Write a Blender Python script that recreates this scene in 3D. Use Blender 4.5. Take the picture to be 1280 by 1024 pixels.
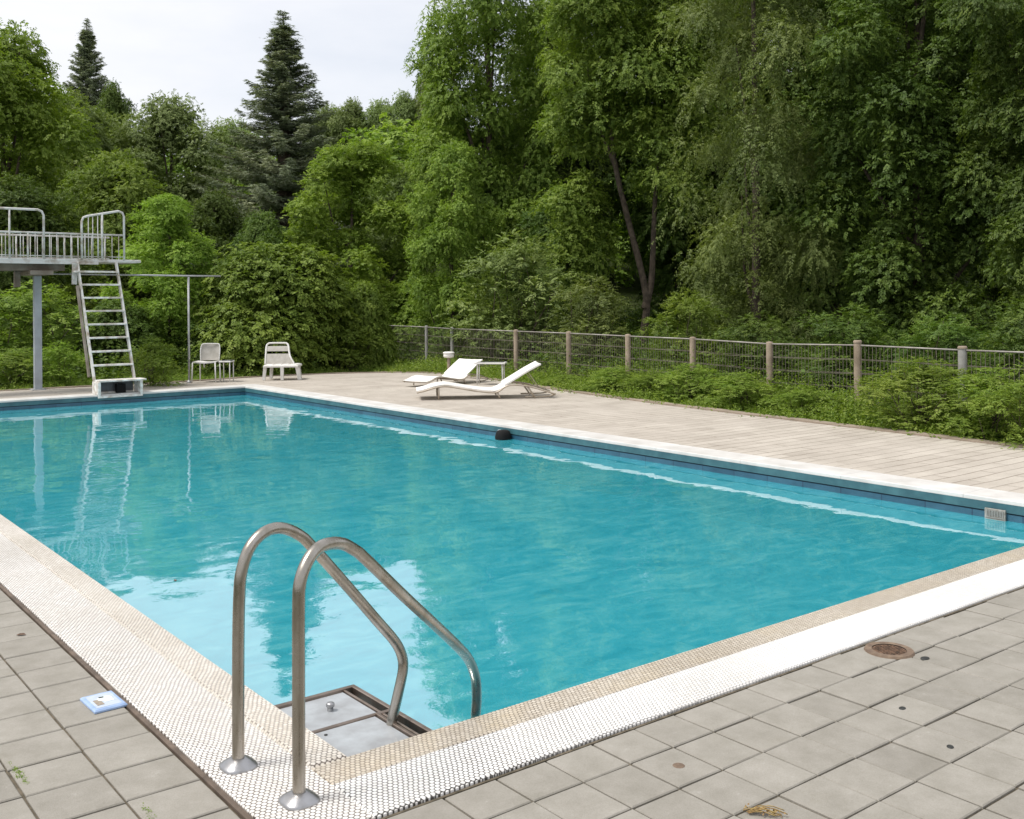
import bpy, math
import numpy as np
from mathutils import Vector
rad = math.radians
SC = bpy.context.scene
for o in list(bpy.data.objects): bpy.data.objects.remove(o)

# ------------------------------------------------------------------ camera
# World frame: origin at the pool's near corner, +X along its short near side, +Y along its long side, deck at z = 0.
CF, CCY, CPITCH, CROLL, CYAW = 1300.84, 374.08, 0.0, -0.0068876, 0.9086025    # level camera, lens shifted down
CPOS = Vector((-1.84925, -3.35661, 1.65))
fw = Vector((math.cos(CYAW)*math.cos(CPITCH), math.sin(CYAW)*math.cos(CPITCH), -math.sin(CPITCH)))
rt0 = Vector((math.sin(CYAW), -math.cos(CYAW), 0)); up0 = rt0.cross(fw)
cr = rt0*math.cos(CROLL) + up0*math.sin(CROLL); cu = -rt0*math.sin(CROLL) + up0*math.cos(CROLL)
from mathutils import Matrix
cam = bpy.data.cameras.new('camera'); camo = bpy.data.objects.new('camera', cam); SC.collection.objects.link(camo)
camo.matrix_world = Matrix(((cr.x, cu.x, -fw.x, CPOS.x), (cr.y, cu.y, -fw.y, CPOS.y), (cr.z, cu.z, -fw.z, CPOS.z), (0, 0, 0, 1)))
cam.sensor_width = 36; cam.lens = CF/1280*36; cam.clip_start = .05; cam.clip_end = 2000
cam.shift_y = -(512-CCY)/1280
SC.camera = camo

# ------------------------------------------------------------------ world, sun, exposure
SUN_AZ, SUN_EL = 158, 62          # degrees from +X, counter-clockwise
w = bpy.data.worlds.new('World'); SC.world = w; w.use_nodes = True
nt = w.node_tree; N = nt.nodes; bg = N['Background']; bg.inputs['Strength'].default_value = .115
sky = N.new('ShaderNodeTexSky'); sky.sky_type = 'NISHITA'; sky.sun_disc = False
sky.sun_elevation = rad(SUN_EL); sky.sun_rotation = rad(90-SUN_AZ); sky.air_density = 1.0; sky.dust_density = 2.0
tc = N.new('ShaderNodeTexCoord'); mp = N.new('ShaderNodeMapping'); mp.inputs['Scale'].default_value = (1, 1, 3.2)
nz = N.new('ShaderNodeTexNoise'); nz.inputs['Scale'].default_value = 2.2; nz.inputs['Detail'].default_value = 6; nz.inputs['Roughness'].default_value = .55
rp = N.new('ShaderNodeValToRGB'); rp.color_ramp.elements[0].position = .32; rp.color_ramp.elements[0].color = (.68,)*3+(1,)
rp.color_ramp.elements[1].position = .62; rp.color_ramp.elements[1].color = (.97,)*3+(1,)
mx = N.new('ShaderNodeMix'); mx.data_type = 'RGBA'; mx.inputs['B'].default_value = (6.7, 6.75, 7.0, 1)
nt.links.new(tc.outputs['Generated'], mp.inputs[0]); nt.links.new(mp.outputs[0], nz.inputs['Vector'])
nt.links.new(nz.outputs['Fac'], rp.inputs[0]); nt.links.new(rp.outputs[0], mx.inputs['Factor'])
nt.links.new(sky.outputs[0], mx.inputs['A']); nt.links.new(mx.outputs['Result'], bg.inputs['Color'])
sl = bpy.data.lights.new('sun', 'SUN'); sl.energy = 2.6; sl.angle = rad(18); sl.color = (1, .96, .9)
so = bpy.data.objects.new('sun', sl); SC.collection.objects.link(so)
sd = Vector((math.cos(rad(SUN_AZ))*math.cos(rad(SUN_EL)), math.sin(rad(SUN_AZ))*math.cos(rad(SUN_EL)), math.sin(rad(SUN_EL))))
so.rotation_euler = sd.to_track_quat('Z', 'Y').to_euler()
SC.view_settings.view_transform = 'Standard'; SC.view_settings.look = 'None'
SC.view_settings.exposure = 0.4; SC.view_settings.gamma = 1
SC.render.engine = 'CYCLES'
SC.cycles.max_bounces = 8; SC.cycles.transparent_max_bounces = 12; SC.cycles.diffuse_bounces = 3

def U(px, py, z=0.):                # the point at height z seen at this place of the photograph (survey of the photo)
    d = fw*CF + cr*(px-640) - cu*(py-CCY); return CPOS + d*((z-CPOS.z)/d.z)
def AT(px, depth):                  # ground point at a depth along the view
    d = fw*CF + cr*(px-640) - cu*(380-CCY); d = d/CF*depth
    return Vector((CPOS.x+d.x, CPOS.y+d.y, 0))
def HT(px, py, depth):              # height of what shows at py, at that depth
    d = fw*CF + cr*(px-640) - cu*(py-CCY); return CPOS.z + d.z/CF*depth

# ------------------------------------------------------------------ materials
def newmat(name):
    m = bpy.data.materials.new(name); m.use_nodes = True; nt = m.node_tree
    return m, nt, nt.nodes, nt.nodes['Principled BSDF'], lambda a, b: nt.links.new(a, b)
def vmath(N, L, op, a, b=None):
    n = N.new('ShaderNodeVectorMath'); n.operation = op
    for i, v in enumerate((a, b)):
        if v is None: continue
        if hasattr(v, 'is_output'): L(v, n.inputs[i])
        else: n.inputs[i].default_value = v
    return n.outputs['Value'] if op in ('LENGTH', 'DISTANCE') else n.outputs[0]
def smath(N, L, op, a, b=None, c=None):
    n = N.new('ShaderNodeMath'); n.operation = op
    for i, v in enumerate((a, b, c)):
        if v is None: continue
        if hasattr(v, 'is_output'): L(v, n.inputs[i])
        else: n.inputs[i].default_value = v
    return n.outputs[0]
def ramp(N, L, fac, stops):
    r = N.new('ShaderNodeValToRGB'); e = r.color_ramp.elements
    while len(e) < len(stops): e.new(.5)
    for k, (p, c) in enumerate(stops):
        e[k].position = p; e[k].color = tuple(c)+(1,) if len(c) == 3 else c
    L(fac, r.inputs[0]); return r.outputs[0]
def noise(N, L, scale, detail=4, rough=.55, vec=None, dist=0):
    n = N.new('ShaderNodeTexNoise'); n.inputs['Scale'].default_value = scale; n.inputs['Detail'].default_value = detail
    n.inputs['Roughness'].default_value = rough; n.inputs['Distortion'].default_value = dist
    if vec is None:
        g = N.new('ShaderNodeNewGeometry'); vec = g.outputs['Position']
    L(vec, n.inputs['Vector']); return n.outputs['Fac']
def mixc(N, L, fac, a, b, mode='MIX'):
    n = N.new('ShaderNodeMix'); n.data_type = 'RGBA'; n.blend_type = mode
    for s, v in (('Factor', fac), ('A', a), ('B', b)):
        if hasattr(v, 'is_output'): L(v, n.inputs[s])
        elif s == 'Factor': n.inputs[s].default_value = v
        else: n.inputs[s].default_value = tuple(v)+(1,)
    return n.outputs['Result']
def bump(N, L, h, dist, strength=1., nrm=None):
    b = N.new('ShaderNodeBump'); b.inputs['Distance'].default_value = dist; b.inputs['Strength'].default_value = strength
    L(h, b.inputs['Height'])
    if nrm is not None: L(nrm, b.inputs['Normal'])
    return b.outputs[0]
def simple(name, c1, c2=None, scale=8, rough=.6, metal=0, bmp=.002, bscale=60, spec=.4, pos=(.35, .7)):
    m, nt, N, B, L = newmat(name)
    c2 = c2 or tuple(x*.7 for x in c1)
    n = noise(N, L, scale, 5)
    L(ramp(N, L, n, [(pos[0], c2), (pos[1], c1)]), B.inputs['Base Color'])
    B.inputs['Metallic'].default_value = metal; B.inputs['Specular IOR Level'].default_value = spec
    r = smath(N, L, 'MULTIPLY_ADD', noise(N, L, scale*3, 3), .25, rough-.12); L(r, B.inputs['Roughness'])
    if bmp: L(bump(N, L, noise(N, L, bscale, 4), bmp), B.inputs['Normal'])
    return m

def penny_mat(name, tile, tile2, grout, pitch=.0205, stain=None, wash=0., pale_grout=None):
    """small round mosaic tiles in staggered rows, each with its own tone"""
    m, nt, N, B, L = newmat(name)
    g = N.new('ShaderNodeNewGeometry'); pos = g.outputs['Position']
    wob = N.new('ShaderNodeTexNoise'); wob.inputs['Scale'].default_value = 5; L(pos, wob.inputs['Vector'])
    wv = vmath(N, L, 'SCALE', vmath(N, L, 'SUBTRACT', wob.outputs['Color'], (.5, .5, .5))); wv.node.inputs['Scale'].default_value = .022
    p = vmath(N, L, 'ADD', pos, wv)
    p = vmath(N, L, 'MULTIPLY', p, (1/pitch, 1/(pitch*1.732), 0))
    ds, ids = [], []
    for off in ((0, 0, 0), (.5, .5, 0)):
        q = vmath(N, L, 'ADD', p, off) if off[0] else p
        fr = vmath(N, L, 'SUBTRACT', vmath(N, L, 'FRACTION', q), (.5, .5, 0))
        fr = vmath(N, L, 'MULTIPLY', fr, (1, 1.732, 0))
        ds.append(vmath(N, L, 'LENGTH', fr)); ids.append(vmath(N, L, 'ADD', vmath(N, L, 'FLOOR', q), off))
    d = smath(N, L, 'MINIMUM', ds[0], ds[1])
    sel = smath(N, L, 'LESS_THAN', ds[0], ds[1])
    idm = N.new('ShaderNodeMix'); idm.data_type = 'VECTOR'; L(sel, idm.inputs['Factor']); L(ids[1], idm.inputs['A']); L(ids[0], idm.inputs['B'])
    wn = N.new('ShaderNodeTexWhiteNoise'); wn.noise_dimensions = '2D'; L(idm.outputs['Result'], wn.inputs['Vector'])
    tc_ = mixc(N, L, wn.outputs['Value'], tile, tile2)
    big = noise(N, L, 1.3, 5); blot = ramp(N, L, big, [(.38, (.86, .84, .80)), (.6, (1, 1, 1))])
    tc_ = mixc(N, L, .6, tc_, blot, 'MULTIPLY')
    if stain:
        st = ramp(N, L, noise(N, L, 2.4, 6, .7), [(.5, (0, 0, 0)), (.7, (1, 1, 1))])
        tc_ = mixc(N, L, smath(N, L, 'MULTIPLY', st, .4), tc_, stain)
    dirt = noise(N, L, .9, 4)
    gw = smath(N, L, 'MULTIPLY_ADD', dirt, -.12, .57+wash)
    mask = smath(N, L, 'SMOOTH_MIN', 1., smath(N, L, 'MULTIPLY', smath(N, L, 'SUBTRACT', smath(N, L, 'ADD', gw, .0), d), 18.), .1)
    mask = smath(N, L, 'MAXIMUM', mask, 0.)
    gc = mixc(N, L, noise(N, L, 3, 4), grout, tuple(min(1, x*2.0) for x in grout))
    if pale_grout:                                       # grout colour turns paler along +X, away from the steps
        sx = N.new('ShaderNodeSeparateXYZ'); L(pos, sx.inputs[0])
        xx = smath(N, L, 'ADD', sx.outputs[0], smath(N, L, 'MULTIPLY_ADD', noise(N, L, 2.2, 4), 1.4, -.7))
        gc = mixc(N, L, ramp(N, L, smath(N, L, 'MULTIPLY', xx, .3), [(.12, (0, 0, 0)), (.75, (1, 1, 1))]), gc, pale_grout)
    L(mixc(N, L, mask, gc, tc_), B.inputs['Base Color'])
    B.inputs['Roughness'].default_value = .45; B.inputs['Specular IOR Level'].default_value = .4
    hgt = smath(N, L, 'SUBTRACT', 1., smath(N, L, 'POWER', smath(N, L, 'MINIMUM', d, .6), 2.))
    L(bump(N, L, smath(N, L, 'MULTIPLY', mask, hgt), .002), B.inputs['Normal'])
    return m

M = {}
M['mos_l'] = penny_mat('mosaic_worn_white', (.82, .80, .77), (.68, .65, .61), (.085, .07, .06), wash=-.04)
M['mos_li'] = penny_mat('mosaic_cream', (.76, .72, .66), (.62, .57, .50), (.085, .07, .055), wash=-.03)
M['mos_r'] = penny_mat('mosaic_white', (.84, .83, .81), (.72, .70, .67), (.05, .045, .04), wash=-.03, pale_grout=(.7, .69, .67))
M['mos_ri'] = penny_mat('mosaic_beige', (.60, .545, .465), (.47, .415, .34), (.10, .08, .06), stain=(.58, .47, .30), wash=-.02)
M['edging'] = simple('edging_metal', (.16, .12, .09), (.08, .06, .045), 14, .7)
M['joint'] = simple('joint_soil', (.17, .14, .10), (.07, .06, .04), 22, .95, bmp=.006, bscale=90)
M['stone'] = simple('coping_stone', (.68, .665, .64), (.52, .50, .47), 3, .55, bmp=.001)
def paver_mat():
    m, nt, N, B, L = newmat('concrete_paver')
    at = N.new('ShaderNodeAttribute'); at.attribute_name = 'tone'
    base = ramp(N, L, at.outputs['Fac'], [(0, (.25, .236, .21)), (.5, (.298, .282, .252)), (1, (.335, .318, .286))])
    n1 = ramp(N, L, noise(N, L, 7, 6, .65), [(.3, (.84, .83, .80)), (.65, (1.06, 1.05, 1.04))])
    n2 = ramp(N, L, noise(N, L, 160, 3), [(.3, (.90, .90, .88)), (.6, (1.0, 1, 1))])
    c = mixc(N, L, 1, mixc(N, L, 1, base, n1, 'MULTIPLY'), n2, 'MULTIPLY')
    n3 = ramp(N, L, noise(N, L, 2.1, 7, .7), [(.58, (0, 0, 0)), (.72, (1, 1, 1))])
    c = mixc(N, L, smath(N, L, 'MULTIPLY', n3, .28), c, (.19, .17, .125))
    # faint pale scuffs
    n4 = ramp(N, L, noise(N, L, 14, 3, .8), [(.66, (0, 0, 0)), (.74, (1, 1, 1))])
    c = mixc(N, L, smath(N, L, 'MULTIPLY', n4, .16), c, (.5, .49, .46))
    # joints: dirt creeping in from the slab edges (its own attribute)
    L(c, B.inputs['Base Color']); B.inputs['Roughness'].default_value = .82; B.inputs['Specular IOR Level'].default_value = .25
    L(bump(N, L, noise(N, L, 220, 4), .0016), B.inputs['Normal'])
    return m
M['paver'] = paver_mat()
def deck_mat():
    m, nt, N, B, L = newmat('grooved_deck_concrete')
    g = N.new('ShaderNodeNewGeometry'); pos = g.outputs['Position']
    wob = N.new('ShaderNodeTexNoise'); wob.inputs['Scale'].default_value = 1.2; L(pos, wob.inputs['Vector'])
    wv = vmath(N, L, 'SCALE', vmath(N, L, 'SUBTRACT', wob.outputs['Color'], (.5, .5, .5))); wv.node.inputs['Scale'].default_value = .06
    p = vmath(N, L, 'ADD', pos, wv)
    b = N.new('ShaderNodeTexBrick'); L(p, b.inputs['Vector'])
    b.inputs['Scale'].default_value = 1; b.inputs['Brick Width'].default_value = 1.1; b.inputs['Row Height'].default_value = .17
    b.inputs['Mortar Size'].default_value = .008; b.inputs['Mortar Smooth'].default_value = .3; b.inputs['Bias'].default_value = 0
    b.inputs['Color1'].default_value = (.455, .41, .36, 1); b.inputs['Color2'].default_value = (.51, .465, .41, 1); b.inputs['Mortar'].default_value = (.26, .22, .18, 1)
    n1 = ramp(N, L, noise(N, L, 1.7, 6, .6), [(.3, (.82, .81, .79)), (.65, (1.04, 1.04, 1.03))])
    c = mixc(N, L, 1, b.outputs['Color'], n1, 'MULTIPLY')
    # in places the grooves are filled with pale dust
    fill = ramp(N, L, noise(N, L, .8, 4), [(.45, (0, 0, 0)), (.62, (1, 1, 1))])
    c = mixc(N, L, smath(N, L, 'MULTIPLY', fill, .65), c, mixc(N, L, 1, (.475, .43, .38), n1, 'MULTIPLY'))
    n2 = ramp(N, L, noise(N, L, 60, 4), [(.3, (.88, .88, .87)), (.6, (1.0, 1, 1))])
    c = mixc(N, L, 1, c, n2, 'MULTIPLY')
    L(c, B.inputs['Base Color']); B.inputs['Roughness'].default_value = .85; B.inputs['Specular IOR Level'].default_value = .2
    L(bump(N, L, smath(N, L, 'MULTIPLY', b.outputs['Fac'], -1.), .004), B.inputs['Normal'])
    return m
M['deck'] = deck_mat()
M['curb'] = simple('curb_concrete', (.36, .29, .23), (.23, .185, .14), 2.5, .9, bmp=.004, bscale=40)
def tile_wall_mat():
    m, nt, N, B, L = newmat('blue_wall_tile')
    tcn = N.new('ShaderNodeTexCoord')
    b = N.new('ShaderNodeTexBrick'); L(tcn.outputs['UV'], b.inputs['Vector'])
    b.offset = 0; b.inputs['Scale'].default_value = 1; b.inputs['Brick Width'].default_value = .42; b.inputs['Row Height'].default_value = .19
    b.inputs['Mortar Size'].default_value = .006; b.inputs['Mortar Smooth'].default_value = .2
    b.inputs['Color1'].default_value = (.024, .085, .135, 1); b.inputs['Color2'].default_value = (.034, .11, .165, 1); b.inputs['Mortar'].default_value = (.02, .05, .09, 1)
    n1 = ramp(N, L, noise(N, L, 5, 6, .65), [(.3, (.7, .72, .75)), (.65, (1.15, 1.12, 1.1))])
    L(mixc(N, L, 1, b.outputs['Color'], n1, 'MULTIPLY'), B.inputs['Base Color'])
    B.inputs['Roughness'].default_value = .3
    return m
M['tile'] = tile_wall_mat()
M['tile_lip'] = simple('teal_tile_lip', (.055, .15, .17), (.03, .09, .11), 6, .35, bmp=0)
M['groove'] = simple('dark_groove', (.012, .03, .05), (.008, .02, .03), 6, .8, bmp=0)
M['poolpaint'] = simple('pool_paint', (.42, .90, .97), (.36, .84, .92), .6, .6, bmp=0)
def water_mat():
    m, nt, N, B, L = newmat('pool_water'); N.remove(B); out = N['Material Output']
    g = N.new('ShaderNodeNewGeometry'); pos = g.outputs['Position']
    n1 = noise(N, L, 1.6, 2, .5, pos, .3); n2 = noise(N, L, 7.5, 3, .55, pos, .6)
    amp = ramp(N, L, noise(N, L, .45, 3), [(.38, (.25,)*3), (.62, (1,)*3)])
    h = smath(N, L, 'ADD', n1, smath(N, L, 'MULTIPLY', smath(N, L, 'MULTIPLY', n2, .11), amp))
    nb = bump(N, L, h, WAVE)
    fr = N.new('ShaderNodeFresnel'); fr.inputs['IOR'].default_value = 3.3; L(nb, fr.inputs['Normal'])
    gl = N.new('ShaderNodeBsdfGlossy'); gl.inputs['Roughness'].default_value = .015; gl.inputs['Color'].default_value = (.97, .98, 1, 1); L(nb, gl.inputs['Normal'])
    tr = N.new('ShaderNodeBsdfTransparent'); tr.inputs['Color'].default_value = (.32, .88, 1.0, 1)
    df = N.new('ShaderNodeBsdfDiffuse')
    mpw = N.new('ShaderNodeMapping'); mpw.inputs['Rotation'].default_value = (0, 0, .66); mpw.inputs['Scale'].default_value = (1.0, 2.2, 1); L(pos, mpw.inputs[0])
    cv = ramp(N, L, noise(N, L, 2.6, 8, .72, mpw.outputs[0], 1.2), [(.32, (.04, .53, .66)), (.5, (.075, .66, .79)), (.68, (.19, .82, .90))])  # ripple light painted as pale patches in the diffuse colour
    L(cv, df.inputs['Color'])
    m1 = N.new('ShaderNodeMixShader'); m1.inputs[0].default_value = .50; L(tr.outputs[0], m1.inputs[1]); L(df.outputs[0], m1.inputs[2])
    m2 = N.new('ShaderNodeMixShader'); L(smath(N, L, 'MINIMUM', smath(N, L, 'MULTIPLY', fr.outputs[0], 1.2), .95), m2.inputs[0]); L(m1.outputs[0], m2.inputs[1]); L(gl.outputs[0], m2.inputs[2])
    L(m2.outputs[0], out.inputs['Surface']); return m
WAVE = .0085
M['water'] = water_mat()
def steel(name, c1, c2, rough):
    m, nt, N, B, L = newmat(name)
    tcn = N.new('ShaderNodeTexCoord')
    mpn = N.new('ShaderNodeMapping'); mpn.inputs['Scale'].default_value = (1, 1, .25); L(tcn.outputs['Object'], mpn.inputs[0])
    n = noise(N, L, 9, 6, .65, mpn.outputs[0])
    L(ramp(N, L, n, [(.3, c2), (.62, c1)]), B.inputs['Base Color']); B.inputs['Metallic'].default_value = 1
    L(smath(N, L, 'MULTIPLY_ADD', noise(N, L, 30, 4), .3, rough-.1), B.inputs['Roughness'])
    L(bump(N, L, noise(N, L, 200, 3), .0003), B.inputs['Normal'])
    return m
M['steel'] = steel('weathered_stainless', (.47, .44, .40), (.26, .23, .18), .24)
M['steel_flange'] = steel('flange_stainless', (.46, .46, .47), (.30, .29, .28), .34)
M['steel_frame'] = steel('frame_bronze_steel', (.34, .28, .24), (.20, .16, .13), .42)
M['plate'] = simple('step_plate', (.47, .50, .52), (.34, .35, .36), 9, .5, .35, bmp=.001)
M['rubber'] = simple('black_rubber', (.012, .012, .012), (.008, .008, .008), 8, .7, spec=.15)
M['grate'] = simple('grate_pale', (.36, .36, .34), (.2, .18, .15), 30, .7, bmp=.002)
M['rust'] = simple('rusty_iron', (.23, .14, .09), (.08, .055, .04), 40, .8, .3, bmp=.003, bscale=120)
M['rustrim'] = simple('rusty_rim', (.22, .16, .11), (.13, .09, .065), 30, .85, bmp=.002)
M['darkdisc'] = simple('dark_stud', (.04, .045, .04), (.02, .02, .02), 60, .6)
M['tower'] = simple('tower_white_paint', (.60, .60, .58), (.30, .25, .19), 5.5, .55, pos=(.3, .52))
M['tread'] = simple('worn_tread', (.74, .73, .70), (.42, .37, .31), 9, .7, pos=(.35, .6))
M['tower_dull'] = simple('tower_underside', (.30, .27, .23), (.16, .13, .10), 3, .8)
M['column'] = simple('column_blue_grey', (.42, .46, .50), (.30, .33, .35), 2.5, .55)
M['pole'] = simple('galvanised_pole', (.48, .49, .50), (.34, .34, .34), 5, .5, .4)
M['frame_w'] = simple('chair_white', (.72, .71, .69), (.58, .56, .52), 8, .5)
M['sling_g'] = simple('chair_sling_grey', (.44, .42, .38), (.34, .32, .28), 10, .8)
M['lounge_w'] = simple('lounger_sling_white', (.84, .82, .79), (.74, .71, .66), 6, .6)
M['lounge_f'] = simple('lounger_frame_champagne', (.50, .44, .36), (.36, .30, .23), 6, .4, .4)
M['darkglass'] = simple('table_inset', (.10, .11, .12), (.06, .06, .06), 8, .3)
M['post'] = simple('fence_post_wood', (.37, .295, .225), (.21, .165, .12), 5, .85, bmp=.004, bscale=50)
M['postgrey'] = simple('fence_post_grey', (.36, .36, .34), (.25, .24, .22), 5, .8)
M['rail'] = simple('fence_rail', (.42, .40, .37), (.28, .25, .22), 5, .6, .3)
M['wire'] = simple('fence_wire', (.27, .24, .20), (.14, .12, .09), 9, .65, .4, bmp=0)
M['bark'] = simple('bark', (.15, .115, .085), (.055, .042, .032), 9, .95, bmp=.02, bscale=24)
M['debris'] = simple('dry_plant', (.42, .32, .13), (.22, .13, .05), 60, .9, bmp=0)
M['plate_blue'] = simple('blue_plate_rim', (.36, .48, .70), (.26, .37, .58), 20, .35)
M['plate_pale'] = simple('blue_plate_field', (.50, .56, .64), (.42, .48, .56), 30, .4)
M['plate_mark'] = simple('plate_mark_white', (.78, .84, .84), (.66, .74, .74), 30, .4)
M['plate_brown'] = simple('plate_mark_brown', (.35, .30, .24), (.22, .18, .14), 60, .6)
def ground_mat():
    m, nt, N, B, L = newmat('earth_and_grass')
    c = ramp(N, L, noise(N, L, 1.4, 7, .7), [(.3, (.028, .026, .012)), (.5, (.045, .06, .018)), (.7, (.075, .10, .028))])
    L(c, B.inputs['Base Color']); B.inputs['Roughness'].default_value = .95; B.inputs['Specular IOR Level'].default_value = .1
    L(bump(N, L, noise(N, L, 12, 6), .05), B.inputs['Normal']); return m
M['ground'] = ground_mat()
def leaf_mat(name, dark, mid, light, trans=.3, rough=.55, hue=.5):
    m, nt, N, B, L = newmat(name); out = N['Material Output']
    at = N.new('ShaderNodeAttribute'); at.attribute_name = 'tone'
    oi = N.new('ShaderNodeObjectInfo')
    c = ramp(N, L, at.outputs['Fac'], [(.0, dark), (.5, mid), (1., light)])
    hs = N.new('ShaderNodeHueSaturation'); L(c, hs.inputs['Color'])
    L(smath(N, L, 'MULTIPLY_ADD', oi.outputs['Random'], .016, .496), hs.inputs['Hue'])
    L(smath(N, L, 'MULTIPLY_ADD', oi.outputs['Random'], .35, .82), hs.inputs['Value'])
    L(hs.outputs[0], B.inputs['Base Color']); B.inputs['Roughness'].default_value = rough; B.inputs['Specular IOR Level'].default_value = .25
    t = N.new('ShaderNodeBsdfTranslucent'); L(mixc(N, L, 1, hs.outputs[0], (1.25, 1.35, .55), 'MULTIPLY'), t.inputs['Color'])
    ms = N.new('ShaderNodeMixShader'); ms.inputs[0].default_value = trans
    L(B.outputs[0], ms.inputs[1]); L(t.outputs[0], ms.inputs[2]); L(ms.outputs[0], out.inputs['Surface'])
    return m
M['lf_bright'] = leaf_mat('leaves_bright', (.125, .20, .025), (.21, .30, .042), (.33, .42, .08), .38)
M['lf_mid'] = leaf_mat('leaves_mid', (.105, .165, .026), (.185, .26, .04), (.30, .375, .07), .34)
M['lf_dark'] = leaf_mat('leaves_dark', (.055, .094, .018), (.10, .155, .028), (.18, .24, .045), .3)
M['lf_grey'] = leaf_mat('leaves_greyish', (.11, .15, .045), (.18, .23, .065), (.28, .33, .10), .32)
M['lf_far'] = leaf_mat('leaves_far_hazed', (.13, .175, .055), (.21, .27, .09), (.31, .37, .14), .3)  # distance haze mixed into the leaf colours
M['lf_need'] = leaf_mat('spruce_needles', (.14, .175, .11), (.23, .27, .17), (.36, .38, .23), .15, .6)
M['lf_weed'] = leaf_mat('weed_leaves', (.125, .195, .028), (.20, .285, .045), (.33, .40, .09), .38)

# ------------------------------------------------------------------ object helpers
COL = SC.collection
def tag(o, label=None, cat=None, group=None, kind=None):
    if label: o['label'] = label
    if cat: o['category'] = cat
    if group: o['group'] = group
    if kind: o['kind'] = kind
    return o
def empty(name, loc=(0, 0, 0), rz=0, **k):
    o = bpy.data.objects.new(name, None); COL.objects.link(o); o.location = loc; o.rotation_euler = (0, 0, rz); o.empty_display_size = .1
    return tag(o, **k)
class MB:
    def __init__(s): s.v = []; s.f = []; s.sm = []; s.uv = {}
    def add(s, vs, fs, smooth=False):
        n = len(s.v); s.v += [tuple(v) for v in vs]
        for f in fs: s.f.append(tuple(i+n for i in f)); s.sm.append(smooth)
    def box(s, x0, x1, y0, y1, z0, z1, bev=0.):
        if bev <= 0:
            s.add([(x, y, z) for z in (z0, z1) for y in (y0, y1) for x in (x0, x1)],
                  [(0, 2, 3, 1), (4, 5, 7, 6), (0, 1, 5, 4), (2, 6, 7, 3), (0, 4, 6, 2), (1, 3, 7, 5)]); return
        b = bev; r = []
        for (z, e) in ((z0, 0), (z1-b, 0), (z1, b)):
            r.append([(x0+e, y0+e, z), (x1-e, y0+e, z), (x1-e, y1-e, z), (x0+e, y1-e, z)])
        vs = r[0]+r[1]+r[2]; fs = [(3, 2, 1, 0), (8, 9, 10, 11)]
        for k in (0, 4):
            for i in range(4): j = (i+1) % 4; fs.append((k+i, k+j, k+4+j, k+4+i))
        s.add(vs, fs)
    def obox(s, c, ax, ay, az, hx, hy, hz):         # oriented box
        c, ax, ay, az = map(Vector, (c, ax, ay, az)); ax, ay, az = ax.normalized(), ay.normalized(), az.normalized()
        s.add([c+ax*hx*i+ay*hy*j+az*hz*k for k in (-1, 1) for j in (-1, 1) for i in (-1, 1)],
              [(0, 2, 3, 1), (4, 5, 7, 6), (0, 1, 5, 4), (2, 6, 7, 3), (0, 4, 6, 2), (1, 3, 7, 5)])
    def tube(s, pts, r, n=10, cap=True, sy=1.):
        pts = [Vector(p) for p in pts]; K = len(pts)
        rs = r if isinstance(r, (list, tuple)) else [r]*K
        tg = [(pts[min(i+1, K-1)]-pts[max(i-1, 0)]).normalized() for i in range(K)]
        ref = Vector((0, 0, 1)) if abs(tg[0].z) < .9 else Vector((0, 1, 0)) if abs(tg[0].y) < .9 else Vector((1, 0, 0))
        u = tg[0].cross(ref).normalized(); vs = []
        for i in range(K):
            u = (u - tg[i]*u.dot(tg[i])).normalized(); v = tg[i].cross(u)
            for k in range(n):
                a = 2*math.pi*k/n; vs.append(pts[i]+(u*math.cos(a)+v*math.sin(a)*sy)*rs[i])
        fs = [(i*n+k, i*n+(k+1) % n, (i+1)*n+(k+1) % n, (i+1)*n+k) for i in range(K-1) for k in range(n)]
        m0 = len(s.v); s.add(vs, fs, True)
        if cap:
            s.f.append(tuple(m0+k for k in reversed(range(n)))); s.sm.append(False)
            s.f.append(tuple(m0+(K-1)*n+k for k in range(n))); s.sm.append(False)
    def lathe(s, prof, c=(0, 0, 0), n=24, sq=0.):
        vs = []
        for (r, z) in prof:
            for k in range(n):
                a = 2*math.pi*k/n; q = 1.
                if sq: q = 1/(abs(math.cos(a))**(2+sq*4)+abs(math.sin(a))**(2+sq*4))**(1/(2+sq*4))
                vs.append((c[0]+r*q*math.cos(a), c[1]+r*q*math.sin(a), c[2]+z))
        fs = [(i*n+k, i*n+(k+1) % n, (i+1)*n+(k+1) % n, (i+1)*n+k) for i in range(len(prof)-1) for k in range(n)]
        m0 = len(s.v); s.add(vs, fs, True); K = len(prof)
        s.f.append(tuple(m0+(K-1)*n+k for k in range(n))); s.sm.append(False)
    def build(s, name, mat, parent=None, **k):
        me = bpy.data.meshes.new(name); me.from_pydata(s.v, [], s.f); me.materials.append(mat)
        me.polygons.foreach_set('use_smooth', s.sm); me.update()
        o = bpy.data.objects.new(name, me); COL.objects.link(o)
        if parent: o.parent = parent
        return tag(o, **k)
def curve_pts(pts, sub=8):          # Catmull-Rom through points
    P = [Vector(p) for p in pts]; P = [P[0]*2-P[1]]+P+[P[-1]*2-P[-2]]; out = []
    for i in range(1, len(P)-2):
        for k in range(sub):
            t = k/sub; a, b, c, d = P[i-1:i+3]
            out.append(.5*((2*b)+(c-a)*t+(2*a-5*b+4*c-d)*t*t+(3*b-a-3*c+d)*t**3))
    return out+[P[-2]]
rng = np.random.default_rng(7)

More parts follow.
